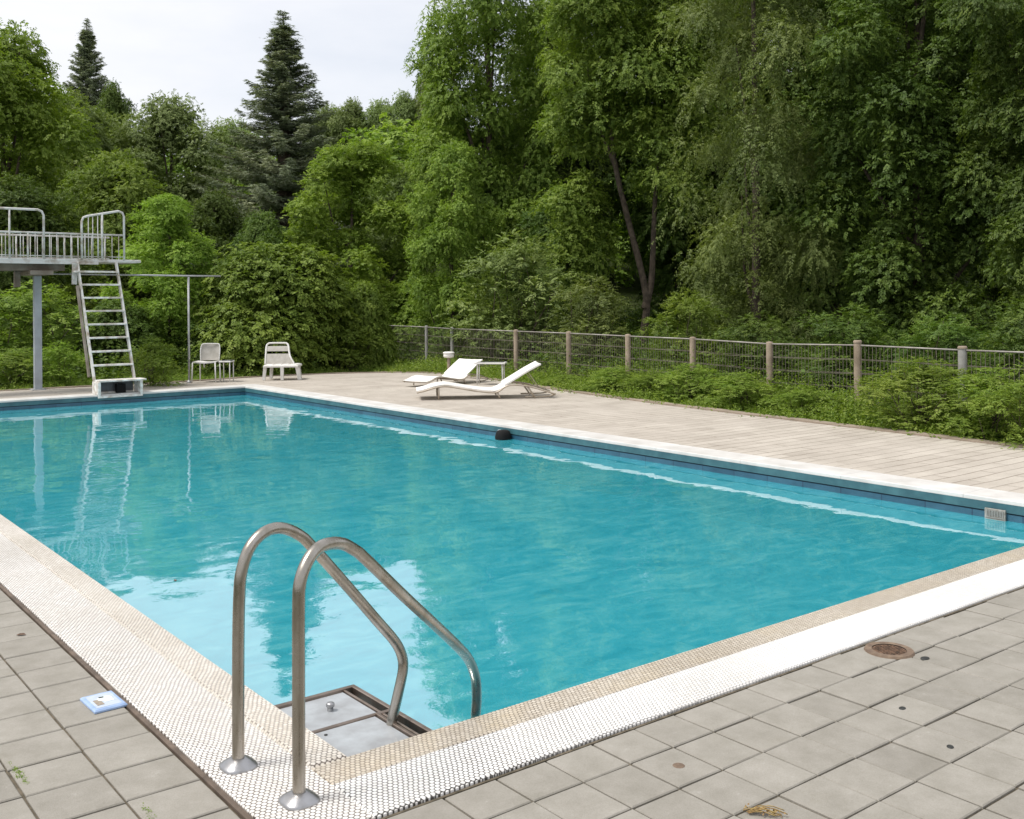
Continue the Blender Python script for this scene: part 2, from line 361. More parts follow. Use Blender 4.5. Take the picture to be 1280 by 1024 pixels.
# ------------------------------------------------------------------ ground, pool, paving
PW, PL, WZ = 6.443, 15.706, -.165
def hill(x, y):
    d = (x-CPOS.x)*fw.x+(y-CPOS.y)*fw.y; d = d/math.hypot(fw.x, fw.y)
    l = (x-CPOS.x)*rt0.x+(y-CPOS.y)*rt0.y
    t = min(1, max(0, (d-30)/60)); return 8.5*t*t*(3-2*t) + .25*math.sin(x*.21)*math.sin(y*.17)*min(1, max(0, (d-24)/8))
def ground():
    xs = sorted(set([-160, -120, -80, -60, -50, -40, -30, -25, -20, -15, -10, -5, -1.2, 7.3, 9, 12, 15] + list(range(18, 100, 4)) + [120, 160, 220]))
    ys = sorted(set([-100, -60, -40, -20, -10, -6, -1.2, 16.6, 19, 22] + list(range(26, 100, 4)) + [120, 160, 220]))
    m = MB(); idx = {}
    for j, y in enumerate(ys):
        for i, x in enumerate(xs): idx[i, j] = len(m.v); m.v.append((x, y, hill(x, y)-.12))
    for j in range(len(ys)-1):
        for i in range(len(xs)-1):
            if -1.3 < xs[i] < 7.2 and -1.3 < ys[j] < 16.5: continue      # the pool's hole
            m.f.append((idx[i, j], idx[i+1, j], idx[i+1, j+1], idx[i, j+1])); m.sm.append(True)
    return m.build('ground', M['ground'], kind='structure')
ground()
# pool basin
m = MB(); D = -1.45
m.add([(-.02, -.02, D), (PW+.02, -.02, D), (PW+.02, PL+.02, D), (-.02, PL+.02, D)], [(0, 1, 2, 3)])
for (a, b) in (((0, 0), (PW, 0)), ((PW, 0), (PW, PL)), ((PW, PL), (0, PL)), ((0, PL), (0, 0))):
    m.add([(a[0], a[1], D), (b[0], b[1], D), (b[0], b[1], -.615), (a[0], a[1], -.615)], [(0, 3, 2, 1)])
m.build('pool_basin', M['poolpaint'], kind='structure')
def wall_band(name, off, z0, z1, mat):
    me = MB(); c = [(off, off), (PW-off, off), (PW-off, PL-off), (off, PL-off)]; uvs = []
    run = 0
    for i in range(4):
        a, b = c[i], c[(i+1) % 4]; ln = math.hypot(b[0]-a[0], b[1]-a[1])
        me.add([(a[0], a[1], z0), (b[0], b[1], z0), (b[0], b[1], z1), (a[0], a[1], z1)], [(0, 3, 2, 1)])
        uvs += [(run, 0), (run, z1-z0), (run+ln, z1-z0), (run+ln, 0)]; run += ln
    o = me.build(name, mat, kind='structure'); uv = o.data.uv_layers.new(name='UVMap')
    for i, q in enumerate(uvs): uv.data[i].uv = q
    return o
wall_band('pool_wall_tiles', -.004, -.62, -.112, M['tile'])
wall_band('pool_wall_groove', -.012, -.114, -.098, M['groove'])
wall_band('pool_wall_lip', .004, -.1, -.03, M['tile_lip'])
# water sheet
m = MB(); m.add([(-.003, -.003, WZ), (PW+.003, -.003, WZ), (PW+.003, PL+.003, WZ), (-.003, PL+.003, WZ)], [(0, 1, 2, 3)])
m.build('water', M['water'], kind='structure')
# copings: near left (mosaic), near right (mosaic), long and far sides (white stone)
CW = .46
def strip(name, x0, x1, y0, y1, z0, z1, mat, bev=.008): 
    q = MB(); q.box(x0, x1, y0, y1, z0, z1, bev); return q.build(name, mat, kind='structure')
strip('pool_coping_left_inner', -.152, .0, .0, PL+.0, -.05, -.002, M['mos_li'], .012)
strip('pool_coping_left_outer', -CW, -.160, -.455, PL, -.06, .0, M['mos_l'], .004)
strip('pool_coping_left_groove', -.16, -.152, .0, PL, -.05, -.014, M['edging'], 0)
strip('pool_coping_front_inner', -.160, PW+.5, -.172, -.0005, -.05, -.003, M['mos_ri'], .012)
strip('pool_coping_front_outer', -.159, PW+.5, -.455, -.174, -.06, .001, M['mos_r'], .006)
strip('pool_edging_left', -CW-.022, -CW-.002, -3, PL, -.06, -.004, M['edging'], .003)
strip('pool_edging_front', -CW, PW+.5, -CW-.008, -.457, -.06, -.012, M['joint'], .001)
q = MB(); y = .003                                    # long side: stone slabs with fine joints
while y < PL+.38:
    l = 1.18; q.box(PW, PW+.38, y, min(y+l-.004, PL+.38), -.05, .004+rng.normal()*.0008, .006); y += l
q.build('pool_coping_long_side', M['stone'], kind='structure')
q = MB(); x = PW-.004
while x > -.5:
    l = 1.18; q.box(max(x-l+.004, -.5), x, PL, PL+.38, -.05, .003+rng.normal()*.0008, .006); x -= l
q.build('pool_coping_far_side', M['stone'], kind='structure')

# pavers: real slabs, each with its own tone, tilt and chipped position
def pavers():
    V = []; F = []; T = []
    def slab(x0, x1, y0, y1):
        g = .0030+abs(rng.normal())*.0012; j = rng.normal(size=4)*.0006
        x0 += g+j[0]; x1 -= g+j[1]; y0 += g+j[2]; y1 -= g+j[3]; z = -.010+rng.normal()*.0011; tl = rng.normal(size=2)*.0011
        zc = lambda x, y: z+tl[0]*(x-x0)/(x1-x0)+tl[1]*(y-y0)/(y1-y0)
        n = len(V); b = .004
        for (e, dz, zz) in ((0, None, -.05), (0, -.004, 0), (b, 0, 0)):
            for (x, y) in ((x0+e, y0+e), (x1-e, y0+e), (x1-e, y1-e), (x0+e, y1-e)):
                V.append((x, y, zz if dz is None else zc(x, y)+dz))
        F.append((n+8, n+9, n+10, n+11))
        for k in (0, 4):
            for i in range(4): jj = (i+1) % 4; F.append((n+k+i, n+k+jj, n+k+4+jj, n+k+4+i))
        T.extend([float(np.clip(.5+rng.normal()*.17, 0, 1))]*9)
    for i in range(-1, 34):                          # in front of the pool
        x0 = -.13+.2225*i
        for jy in range(15):
            y1 = -.470-jy*.236; y0 = y1-.236+(.026 if jy == 0 else 0)
            if jy: y1 += .026; y0 += .026
            slab(x0, x0+.2225, y0, y1)
    for i in range(9):                               # left of the pool
        x1 = -.484-i*.258; o = .0 if i % 2 == 0 else -.01
        for jy in range(-9, 36): slab(x1-.258, x1, o-.08+jy*.252, o-.08+(jy+1)*.252)
    me = bpy.data.meshes.new('paving'); me.from_pydata(V, [], F); me.materials.append(M['paver'])
    a = me.attributes.new('tone', 'FLOAT', 'FACE'); a.data.foreach_set('value', T); me.update()
    o = bpy.data.objects.new('paving', me); COL.objects.link(o); tag(o, kind='structure')
pavers()
q = MB(); q.box(-3.2, -.48, -4.6, PL+.5, -.11, -.0195); q.box(-.4795, 7.6, -4.6, -.473, -.11, -.0195); q.build('paving_bed', M['joint'], kind='structure')
# deck beyond the pool: sheet with a curving back edge, then a curb
edge = [(-4, 17.9), (0, 17.95), (2.6, 17.9), (5.9, 17.7), (7.6, 17.9), (9.1, 17.75), (10.4, 17.2), (11.1, 16.4), (11.25, 15.4), (10.95, 13.6), (10.45, 11.3), (10.1, 9.2), (9.84, 7.), (9.66, 4.8), (9.5, 2.3), (9.42, 0), (9.35, -4)]
E2 = curve_pts([(a, b, 0) for a, b in edge], 5)
m = MB(); Z = -.008
inner = []
for p in E2:                                          # join each edge point to the pool's outer rim
    if p.x < PW+.38 and p.y > PL: inner.append((p.x, PL+.383))
    elif p.y > PL+.38: inner.append((min(p.x, PW+.383) if p.x < 8 else PW+.383, PL+.383))
    else: inner.append((PW+.383, p.y))
vs = [(p.x, p.y, Z) for p in E2]+[(a, b, Z) for a, b in inner]; n = len(E2)
m.add(vs, [(i, i+n, i+1+n, i+1) for i in range(n-1)])
m.v += [(v[0], v[1], -.1) for v in vs[:n]]; m.f += [(i, i+1, 2*n+i+1, 2*n+i) for i in range(n-1)]; m.sm += [False]*(n-1)
m.build('pool_deck', M['deck'], kind='structure')
m = MB(); wdt = .24; vv = []
for i, p in enumerate(E2):
    t = (E2[min(i+1, n-1)]-E2[max(i-1, 0)]).normalized(); nn = Vector((-t.y, t.x, 0)); h = .012 + .004*math.sin(i*1.7)
    a = p+nn*.004; b = p+nn*wdt
    vv += [(a.x, a.y, -.1), (a.x, a.y, h), (b.x, b.y, h-.01), (b.x, b.y, -.15)]
m.add(vv, [(4*i+k, 4*i+4+k, 4*i+5+k, 4*i+1+k) for i in range(n-1) for k in range(3)])
m.build('deck_curb', M['curb'], kind='structure')

# ------------------------------------------------------------------ pool handrails
def handrail(pts, base, label, tail):
    root = empty('pool_handrail', (base[0], base[1], 0), label=label, cat='handrail', group='steel handrails at the pool corner')
    P = curve_pts([Vector(p)-Vector((base[0], base[1], 0)) for p in pts], 10)
    P = P+[P[-1]+Vector(t) for t in tail]
    q = MB(); q.tube(P, .0215, 20); q.build('rail_tube', M['steel'], root)
    q = MB(); q.lathe([(.062, .0), (.062, .006), (.057, .011), (.042, .022), (.028, .030), (.0205, .031)], n=28, sq=.25); q.build('base_flange', M['steel_flange'], root)
    return root
handrail([(-.354, .159, -.02), (-.353, .159, .2), (-.350, .160, .45), (-.345, .161, .60), (-.335, .163, .685), (-.300, .171, .764), (-.239, .184, .808), (-.164, .2, .811), (-.079, .218, .768), (-.009, .233, .699), (.14, .264, .534), (.29, .296, .364), (.392, .318, .248), (.430, .326, .18), (.437, .328, .12), (.412, .323, .035), (.375, .315, -.07)],
         (-.354, .159), 'curved steel handrail with its foot farther back, ending on the step plate', [(-.006, 0, -.06)])
handrail([(-.301, -.210, -.02), (-.301, -.210, .2), (-.299, -.209, .45), (-.297, -.208, .62), (-.290, -.205, .715), (-.250, -.188, .783), (-.187, -.161, .814), (-.096, -.121, .803), (-.02, -.088, .762), (.04, -.063, .715), (.25, .03, .53), (.45, .117, .358), (.62, .19, .209), (.70, .226, .128), (.747, .246, .04), (.756, .249, -.05), (.748, .246, -.12)],
         (-.301, -.210), 'curved steel handrail nearest the camera, its lower end dipping behind the coping', [(-.002, 0, -.2)])
# step platform in the corner
def step_platform():
    root = empty('step_platform', (0.08, .17, -.08), label='grey metal step platform in the pool corner at water level', cat='pool step')
    O = Vector((.08, .17, -.08))
    def fr(q, x0, x1, y0, y1, w, z0, z1):
        q.box(x0, x1, y0, y0+w, z0, z1, .003); q.box(x0, x1, y1-w, y1, z0, z1, .003)
        q.box(x0, x0+w, y0+w, y1-w, z0, z1, .003); q.box(x1-w, x1, y0+w, y1-w, z0, z1, .003)
    q = MB(); fr(q, -.075, .385, -.165, .62, .022, -.05, 0); q.box(-.053, .363, .262, .282, -.045, -.002, .003)
    q.box(.285, .300, -.143, .262, -.04, .004, .002); q.box(.318, .330, -.143, .6, -.04, -.006, .002)
    for x in (-.05, .34): 
        for yy in (-.14, .59): q.tube([(x, yy, -.04), (x, yy, -1.36)], .016, 8)
    q.build('frame', M['steel_frame'], root)
    q = MB(); q.box(-.05, .316, .285, .595, -.03, -.012, .004); q.build('step_plate', M['plate'], root)
    q = MB(); q.box(-.05, .283, -.14, .259, -.028, -.006, .004); q.build('step_plate', M['plate'], root)
    q = MB(); q.box(.302, .316, -.14, .26, -.04, -.02, .0); q.build('drain_slot', M['groove'], root)
    q = MB(); q.lathe([(.013, -.012), (.013, .006), (.018, .007), (.018, .017), (.014, .022), (.004, .024)], (.17, .44, 0), 16); q.build('knob', M['steel_flange'], root)
    for (x, y) in ((.03, .215), (-.02, -.1)):
        q = MB(); q.lathe([(.007, -.006), (.007, -.003), (.004, -.002)], (x, y, 0), 12); q.build('bolt', M['darkdisc'], root)
step_platform()
# black rubber float hanging against the long wall
root = empty('black_float', (6.345, 7.36, WZ+.025), label='black rubber float against the long blue tiled wall', cat='float'); root.scale = (.75, .7, .85)
q = MB(); q.lathe([(.02, -.13), (.08, -.12), (.125, -.07), (.135, 0), (.125, .05), (.105, .095), (.08, .108), (.02, .112)], n=20, sq=.15); q.build('body', M['rubber'], root)
q = MB(); q.tube([(.0, .11, .03), (0, .19, .01), (.02, .2, -.03)], .028, 8); q.build('spout', M['rubber'], root)
q = MB(); q.box(.02, .072, .08, .2, -.01, .1, .01); q.build('bracket', M['column'], root)
# skimmer plate on the long wall
root = empty('skimmer_grate', (PW-.006, .90, -.15), label='small pale worn grate set in the blue tiles at the waterline', cat='grate')
q = MB(); q.box(-.018, .0, -.1, .1, -.07, .082, .003); q.build('frame', M['grate'], root)
q = MB()
for k in range(11):
    yy = -.082+k*.0155; q.box(-.026, -.0185, yy, yy+.006, .012+.004*math.sin(k*2.1), .068, .0)
for zz in (-.055, -.038, -.02, -.002): q.box(-.025, -.0185, -.09, .09, zz, zz+.006, 0)
q.build('grille', M['postgrey'], root); root.scale = (1, .85, .85)

# drain cover, studs, marker plate, leaf litter
def drain():
    c = (2.535, -.59, -.006); root = empty('drain_cover', c, label='round rusty iron drain cover set in the grey pavers beside the white coping', cat='drain cover')
    q = MB(); n = 30; R0, R1 = .078, .108
    for k in range(n):
        a0, a1 = 2*math.pi*k/n, 2*math.pi*(k+1)/n; p = lambda r, a, z: (r*math.cos(a), r*math.sin(a), z)
        q.add([p(R0, a0, .003), p(R1, a0, .0035), p(R1, a1, .0035), p(R0, a1, .003), p(R1+.006, a0, -.006), p(R1+.006, a1, -.006)], [(0, 1, 2, 3), (1, 4, 5, 2)])
    q.build('rim', M['rustrim'], root)
    q = MB(); q.lathe([(.079, -.004), (.079, -.001), (.07, .0)], n=28)
    for i in range(-5, 6):
        for j in range(-5, 6):
            x, y = i*.0135+(j % 2)*.006, j*.0125
            if math.hypot(x, y) < .066: q.box(x-.0042, x+.0042, y-.003, y+.003, 0, .0035, .001)
    q.build('lid', M['rust'], root)
drain()
for k, (x, y, s, lb) in enumerate([(2.57, -.75, .022, 'small dark oval stud in the paver next to the drain cover'), (1.96, -1.01, .017, 'small dark stud midway between the drain cover and the bottom edge'),
                           (1.77, -1.32, .016, 'small dark stud in the pavers nearest the bottom right'), (2.08, -1.48, .016, 'small dark stud cut by the right edge of the picture')]):
    q = MB(); q.lathe([(s*1.15, -.003), (s*1.1, .001), (s*.8, .003), (s*.3, .0035)], n=16)
    o = q.build('paver_stud', M['darkdisc'], label=lb, cat='stud', group='dark studs in the paving'); o.location = (x, y, -.009); o.scale = (1, .7, 1); o.rotation_euler = (0, 0, .3*k)
root = empty('marker_plate', (-.545, 1.08, -.008), .03, label='square blue rimmed plate with a white emblem lying on the left pavers', cat='plate')
q = MB(); q.box(-.066, .066, -.094, .094, 0, .013, .006); q.build('rim', M['plate_blue'], root)
q = MB(); q.box(-.05, .05, -.076, .076, .0131, .0145, .001); q.build('field', M['plate_pale'], root)
q = MB(); q.lathe([(.03, .0146), (.03, .0165), (.025, .0172)], (0.008, .008, 0), 18); q.box(-.004, .034, -.03, .002, .0146, .0168, .001); q.build('emblem', M['plate_mark'], root)
q = MB(); q.box(-.012, .008, .018, .03, .0173, .0182, .0005); q.build('emblem_eye', M['darkdisc'], root)
q = MB(); q.box(-.04, -.012, -.052, .012, .0146, .0162, .001); q.build('emblem_base', M['plate_brown'], root)
# dry sprig
root = empty('dry_sprig', (.80, -1.17, -.008), label='dried brown plant sprig lying across a paver joint', cat='plant debris')
q = MB(); r2 = np.random.default_rng(3)
for k in range(9):
    a = -.9+r2.normal()*.35; l = .05+.07*r2.random(); s0 = (r2.normal()*.015, r2.normal()*.012, .003)
    q.tube(curve_pts([s0, (s0[0]+math.cos(a)*l*.5, s0[1]+math.sin(a)*l*.5, .012+.01*r2.random()), (s0[0]+math.cos(a)*l, s0[1]+math.sin(a)*l, .005)], 3), .0018, 5)
q.build('stem', M['debris'], root)
q = MB()
for k in range(70):
    t = r2.random(); c = Vector((t*.075+r2.normal()*.010, -t*.09+r2.normal()*.010, .004+.012*r2.random())); a, b = Vector(r2.normal(size=3)).normalized()*.008, Vector(r2.normal(size=3)).normalized()*.004
    q.add([c, c+a*.5+b, c+a, c+a*.5-b], [(0, 1, 2, 3)])
q.build('seed_head', M['debris'], root)
def leaf_on(name, x, y, s, rz, lb, mat, cat='leaf'):
    q = MB(); q.add([(0, 0, .001), (s*.3, s*.22, .006), (s*.7, s*.2, .007), (s, 0, .002), (s*.7, -s*.2, .004), (s*.3, -s*.22, .003)], [(0, 1, 2, 3), (0, 3, 4, 5)])
    o = q.build(name, mat, label=lb, cat=cat); o.location = (x, y, -.008); o.rotation_euler = (0, 0, rz)
leaf_on('fallen_leaf', *U(20, 792)[:2], .05, -.6, 'small dark curled leaf on the left pavers above the blue plate', M['rust'])
q = MB(); q.lathe([(.022, -.001), (.02, .0004), (.01, .0006)], n=14); o = q.build('rust_spot', M['rustrim'], label='flat round rust brown spot on a grey paver', cat='stain'); o.location = (.88, -.8, -.0085)
leaf_on('floating_leaf', *U(219, 727, WZ)[:2], .04, 1.2, 'small dark leaf floating on the pale reflection', M['rust']); bpy.data.objects['floating_leaf'].location.z = WZ+.001

# ------------------------------------------------------------------ diving tower
def tower():
    YF, PZ = 17.02, 2.46
    root = empty('diving_tower', (3.2, 17.6, 0), label='white painted diving tower with railings, ladder and blue grey column', cat='diving tower')
    def bld(q, n, m, par=None): 
        q.v = [(v[0]-3.2, v[1]-17.6, v[2]) for v in q.v]; return q.build(n, m, par or root)
    q = MB(); q.box(-.8, 4.90, YF, YF+.95, PZ-.055, PZ, .01); plat = bld(q, 'platform', M['tower'])
    q = MB(); q.box(-.8, 4.1, YF-.012, YF+.02, PZ-.10, PZ-.056, .004); bld(q, 'edge_beam', M['tower'], plat)
    q = MB(); q.box(-.6, 3.55, YF+.2, YF+.32, PZ-.22, PZ-.057, .01); q.box(-.6, 3.55, YF+.7, YF+.82, PZ-.22, PZ-.057, .01)
    q.box(2.9, 3.3, YF+.02, YF+1.0, PZ-.30, PZ-.221, .01); bld(q, 'deck_beam', M['tower_dull'])
    q = MB(); q.box(3.12, 3.25, YF+.66, YF+.77, -.06, PZ-.30, .012); bld(q, 'column', M['column'])
    q = MB(); q.box(2.80, 2.90, YF+.75, YF+.85, PZ-.52, PZ-.22, .012); bld(q, 'hanger', M['tower_dull'])
    q = MB(); q.box(3.06, 3.31, YF+.60, YF+.83, -.015, .012, .004); bld(q, 'base_plate', M['pole'])
    # low railing, front and back
    for (yy, x0, x1, z1) in ((YF+.03, -.8, 4.58, .47), (YF+.92, -.8, 4.58, .47)):
        q = MB(); q.tube([(x0, yy, PZ+z1), (x1, yy, PZ+z1)], .017, 8); q.tube([(x0, yy, PZ+.05), (x1, yy, PZ+.05)], .009, 6)
        rail = bld(q, 'railing', M['tower'])
        x = x0+.04; k = 0
        while x < x1:
            q = MB(); th = k % 8 == 5; q.tube([(x, yy, PZ+.0), (x, yy, PZ+z1)], .016 if th else .0085, 6)
            b = bld(q, 'baluster', M['tower'], rail); x += .125; k += 1
    # high guard loops
    def loop(x0, x1, zl, zr, yy, mids, openleft=False):
        q = MB(); r = .10
        pts = [(x0, yy, PZ), (x0, yy, PZ+zl-r), (x0+r*.3, yy, PZ+zl-r*.3), (x0+r, yy, PZ+zl), (x1-r, yy, PZ+zr), (x1-r*.3, yy, PZ+zr-r*.3), (x1, yy, PZ+zr-r), (x1, yy, PZ)]
        q.tube(pts, .021, 10); g = bld(q, 'guard_loop', M['tower'])
        for (x, rr) in mids:
            q = MB(); z = zl+(zr-zl)*(x-x0)/(x1-x0); q.tube([(x, yy, PZ), (x, yy, PZ+z-.005)], rr, 8); bld(q, 'upright', M['tower'], g)
    loop(1.4, 3.13, .89, .89, YF-.005, [(2.55, .017)])
    loop(3.80, 4.58, .81, .93, YF-.008, [(4.17, .022), (3.92, .009), (4.0, .009), (4.09, .009)])
        # ladder leaning up to the platform edge
    x0, x1 = 3.71, 4.42; yb, yt = 15.86, YF+.0
    lean = lambda z: yb+(yt-yb)*(z/PZ)
    fr = MB()
    for x in (x0, x1):
        a = Vector((x, lean(.16), .16)); b = Vector((x, lean(PZ-.06), PZ-.06)); d = (b-a).normalized()
        fr.obox((a+b)/2, d, (1, 0, 0), d.cross(Vector((1, 0, 0))), (b-a).length/2, .014, .045)
    lad = bld(fr, 'ladder', M['tower'])
    for k in range(8):
        z = .52+k*.245
        q = MB(); yy = lean(z); q.box(x0-.0-(.09 if k == 7 else 0), x1-.0, yy-.075, yy+.065, z-.032, z, .004); bld(q, 'tread', M['tread'], lad)
    q = MB(); q.box(x0-.0, x1+.12, 15.67, 15.99, .225, .255, .005); bld(q, 'tread', M['tread'], lad)
    # foot box, open at the front, straddling the coping
    q = MB()
    for x in (x0+.0, x1+.03): q.box(x-.022, x+.022, 15.69, 16.02, .008, .223, .006); q.box(x-.022, x+.022, 15.664, 15.689, -.055, .223, .004)
    q.box(x0+.023, x1+.007, 15.664, 15.689, -.055, -.02, .004); q.box(x0+.03, x1-.02, 16.0, 16.015, .008, .03, .004); bld(q, 'foot_box', M['tread'])
    q = MB(); q.box(x0+.03, x1-.02, 15.985, 16.0, .032, .215, .004); bld(q, 'shade_panel', M['darkglass'])  # dark sheet stands in for the shade inside the foot box
    q = MB(); q.box(x0+.36, x0+.52, 15.86, 15.94, .006, .17, .01); bld(q, 'bracket', M['rubber'])
    q = MB(); q.obox((x0-.055, YF-.05, PZ-.28), (1, 0, 0), (0, 1, 0), (0, -.12, 1), .045, .02, .2); bld(q, 'side_panel', M['tower'])
    q = MB(); a = Vector((x0-.06, lean(1.75)+.1, 1.95)); b = Vector((x0-.035, lean(.3)+.16, .3)); d = (b-a).normalized(); q.obox((a+b)/2, d, (1, 0, 0), d.cross(Vector((1, 0, 0))), (b-a).length/2, .02, .03); bld(q, 'stay', M['tower_dull'])
tower()
# shower / line pole
root = empty('line_pole', (6.0, 17.44, 0), label='thin grey pole with a long horizontal bar standing behind the far coping', cat='pole')
q = MB(); q.tube([(0, 0, -.05), (0, 0, 2.15)], .022, 10); q.build('pole', M['pole'], root)
q = MB(); q.tube([(-2.85, 0, 2.19), (.0, 0, 2.17), (.68, 0, 2.17)], .017, 8); q.build('bar', M['pole'], root)
q = MB(); q.lathe([(.06, 0), (.06, .01), (.03, .02), (.022, .05)], n=16); q.build('base_flange', M['pole'], root)

# ------------------------------------------------------------------ chairs, table, loungers
def chair1():
    a = U(241, 478); root = empty('patio_chair', ((a.x+U(271, 478).x)/2+.12, (a.y+U(271, 478).y)/2+.17, 0), CYAW-math.pi/2, label='grey backed white framed chair beside the thin pole', cat='chair')
    # local: +x right, -y towards the camera
    q = MB()
    for (x, y) in ((-.24, -.2), (.22, -.2), (-.2, .2), (.2, .2)):
        q2 = MB(); q2.tube([(x*1.06, y*1.08, 0), (x, y, .40)], .014, 8); q2.build('leg', M['frame_w'], root)
    n = 8; vs = []; 
    for i in range(n+1):
        for j in (-1, 1): x = -.24+.48*i/n; vs.append((x, .21*j, .41+.010*math.cos(math.pi*(i/n-.5)*2)*-1))
    q.add(vs+[(v[0], v[1], v[2]-.022) for v in vs], [(2*i, 2*i+2, 2*i+3, 2*i+1) for i in range(n)]+[(2*n+2+2*i, 2*n+3+2*i, 2*n+5+2*i, 2*n+4+2*i) for i in range(n)]+[(2*i, 2*n+2+2*i, 2*n+4+2*i, 2*i+2) for i in range(n)]+[(2*i+1, 2*i+3, 2*n+5+2*i, 2*n+3+2*i) for i in range(n)])
    q.build('seat', M['frame_w'], root)
    q = MB(); pts = [(-.19, .19, .42), (-.2, .22, .62), (-.185, .25, .735), (-.13, .26, .765), (.13, .26, .765), (.185, .25, .735), (.2, .22, .62), (.19, .19, .42)]
    q.tube(curve_pts(pts, 5), .011, 8); q.build('back_frame', M['frame_w'], root)
    q = MB(); W = 8; H = 8; vs = []
    for j in range(H+1):
        t = j/H; z = .425+.335*t; hw = .195 if t < .8 else .195*(1-((t-.8)/.2)**2*.22); yy = .19+.07*t
        for i in range(W+1): u_ = -1+2*i/W; vs.append((hw*u_, yy+.03*(1-u_*u_), z))
    k = len(vs); q.add(vs+[(v[0], v[1]+.012, v[2]) for v in vs], [(j*(W+1)+i, j*(W+1)+i+1, (j+1)*(W+1)+i+1, (j+1)*(W+1)+i) for j in range(H) for i in range(W)]+[(k+j*(W+1)+i, k+(j+1)*(W+1)+i, k+(j+1)*(W+1)+i+1, k+j*(W+1)+i+1) for j in range(H) for i in range(W)], True)
    q.build('backrest', M['sling_g'], root)
    q = MB(); q.tube([(-.07, .0, .40), (-.065, .02, .29)], .016, 6); q.build('strap', M['frame_w'], root)
    c = root.location + rt0*.40
    r2_ = empty('side_table', c, CYAW-math.pi/2, label='small white side table touching the right side of the grey chair', cat='side table')
    q = MB(); q.box(-.12, .12, -.16, .16, .40, .425, .008); q.build('table_top', M['frame_w'], r2_)
    q = MB(); q.box(-.06, .11, -.13, .10, .4255, .44, .005); q.build('inset', M['darkglass'], r2_)
    for (x, y) in ((-.1, -.14), (.1, -.14), (-.1, .14), (.1, .14)):
        q = MB(); q.tube([(x, y, 0), (x, y, .40)], .011, 8); q.build('leg', M['frame_w'], r2_)
chair1()
def chair2():
    p = U(352, 474); root = empty('sun_chair', (p.x, p.y, 0), CYAW-math.pi/2+.05, label='white low sun chair with tall slotted backrest facing right', cat='chair')
    q = MB()                                    # seat extends to the right (+x)
    def leg(x, y, dx, w=.03):
        l = MB(); l.add([(x-w+dx, y-.025, 0), (x+w+dx, y-.025, 0), (x+w+dx, y+.025, 0), (x-w+dx, y+.025, 0), (x-w*1.1, y-.03, .27), (x+w*1.1, y-.03, .27), (x+w*1.1, y+.03, .27), (x-w*1.1, y+.03, .27)],
              [(3, 2, 1, 0), (4, 5, 6, 7), (0, 1, 5, 4), (1, 2, 6, 5), (2, 3, 7, 6), (3, 0, 4, 7)]); l.build('leg', M['frame_w'], root)
    leg(-.30, -.22, -.03); leg(.06, -.28, 0); leg(.36, -.2, .05, .038); leg(-.24, .22, -.02); leg(.32, .26, .03)
    q.box(-.33, .39, -.30, .27, .265, .315, .02); q.build('seat', M['frame_w'], root)
    q = MB(); 
    for k in range(4): q.box(-.28+k*.165, -.28+k*.165+.13, -.24, .22, .316, .322, .002)
    q.build('seat_slats', M['lounge_w'], root)
    # backrest: leaning back, tapering towards the right at the foot
    def bp(t, s): 
        z = .31+.44*t; x = -.06+s*.225+(.16*(1-t)**2.2 if s > 0 else -.01*t); return Vector((x-.05, -.02+.20*t+.05*t*t, z))
    def patch(t0, t1, s0, s1, th=.02, n=5):
        vs = [bp(t0+(t1-t0)*i/n, s) for i in range(n+1) for s in (s0, s1)]; k = len(vs)
        return vs+[v+Vector((0, th, 0)) for v in vs], [(2*i, 2*i+1, 2*i+3, 2*i+2) for i in range(n)]+[(k+2*i, k+2*i+2, k+2*i+3, k+2*i+1) for i in range(n)]+[(2*i, 2*i+2, k+2*i+2, k+2*i) for i in range(n)]+[(2*i+1, k+2*i+1, k+2*i+3, 2*i+3) for i in range(n)]+[(0, k, k+1, 1), (2*n, 2*n+1, k+2*n+1, k+2*n)]
    q = MB()
    q.tube(curve_pts([bp(0, -1), bp(.4, -1), bp(.85, -1), bp(.97, -.85), bp(1, -.6), bp(1, .6), bp(.97, .85), bp(.85, 1), bp(.4, 1), bp(0, 1)], 5), .02, 8); q.build('back_frame', M['frame_w'], root)
    q = MB(); q.add(*patch(0, .50, -.95, .95)); q.add(*patch(.62, .86, -.95, .95)); q.build('backrest', M['sling_g'], root)
chair2()

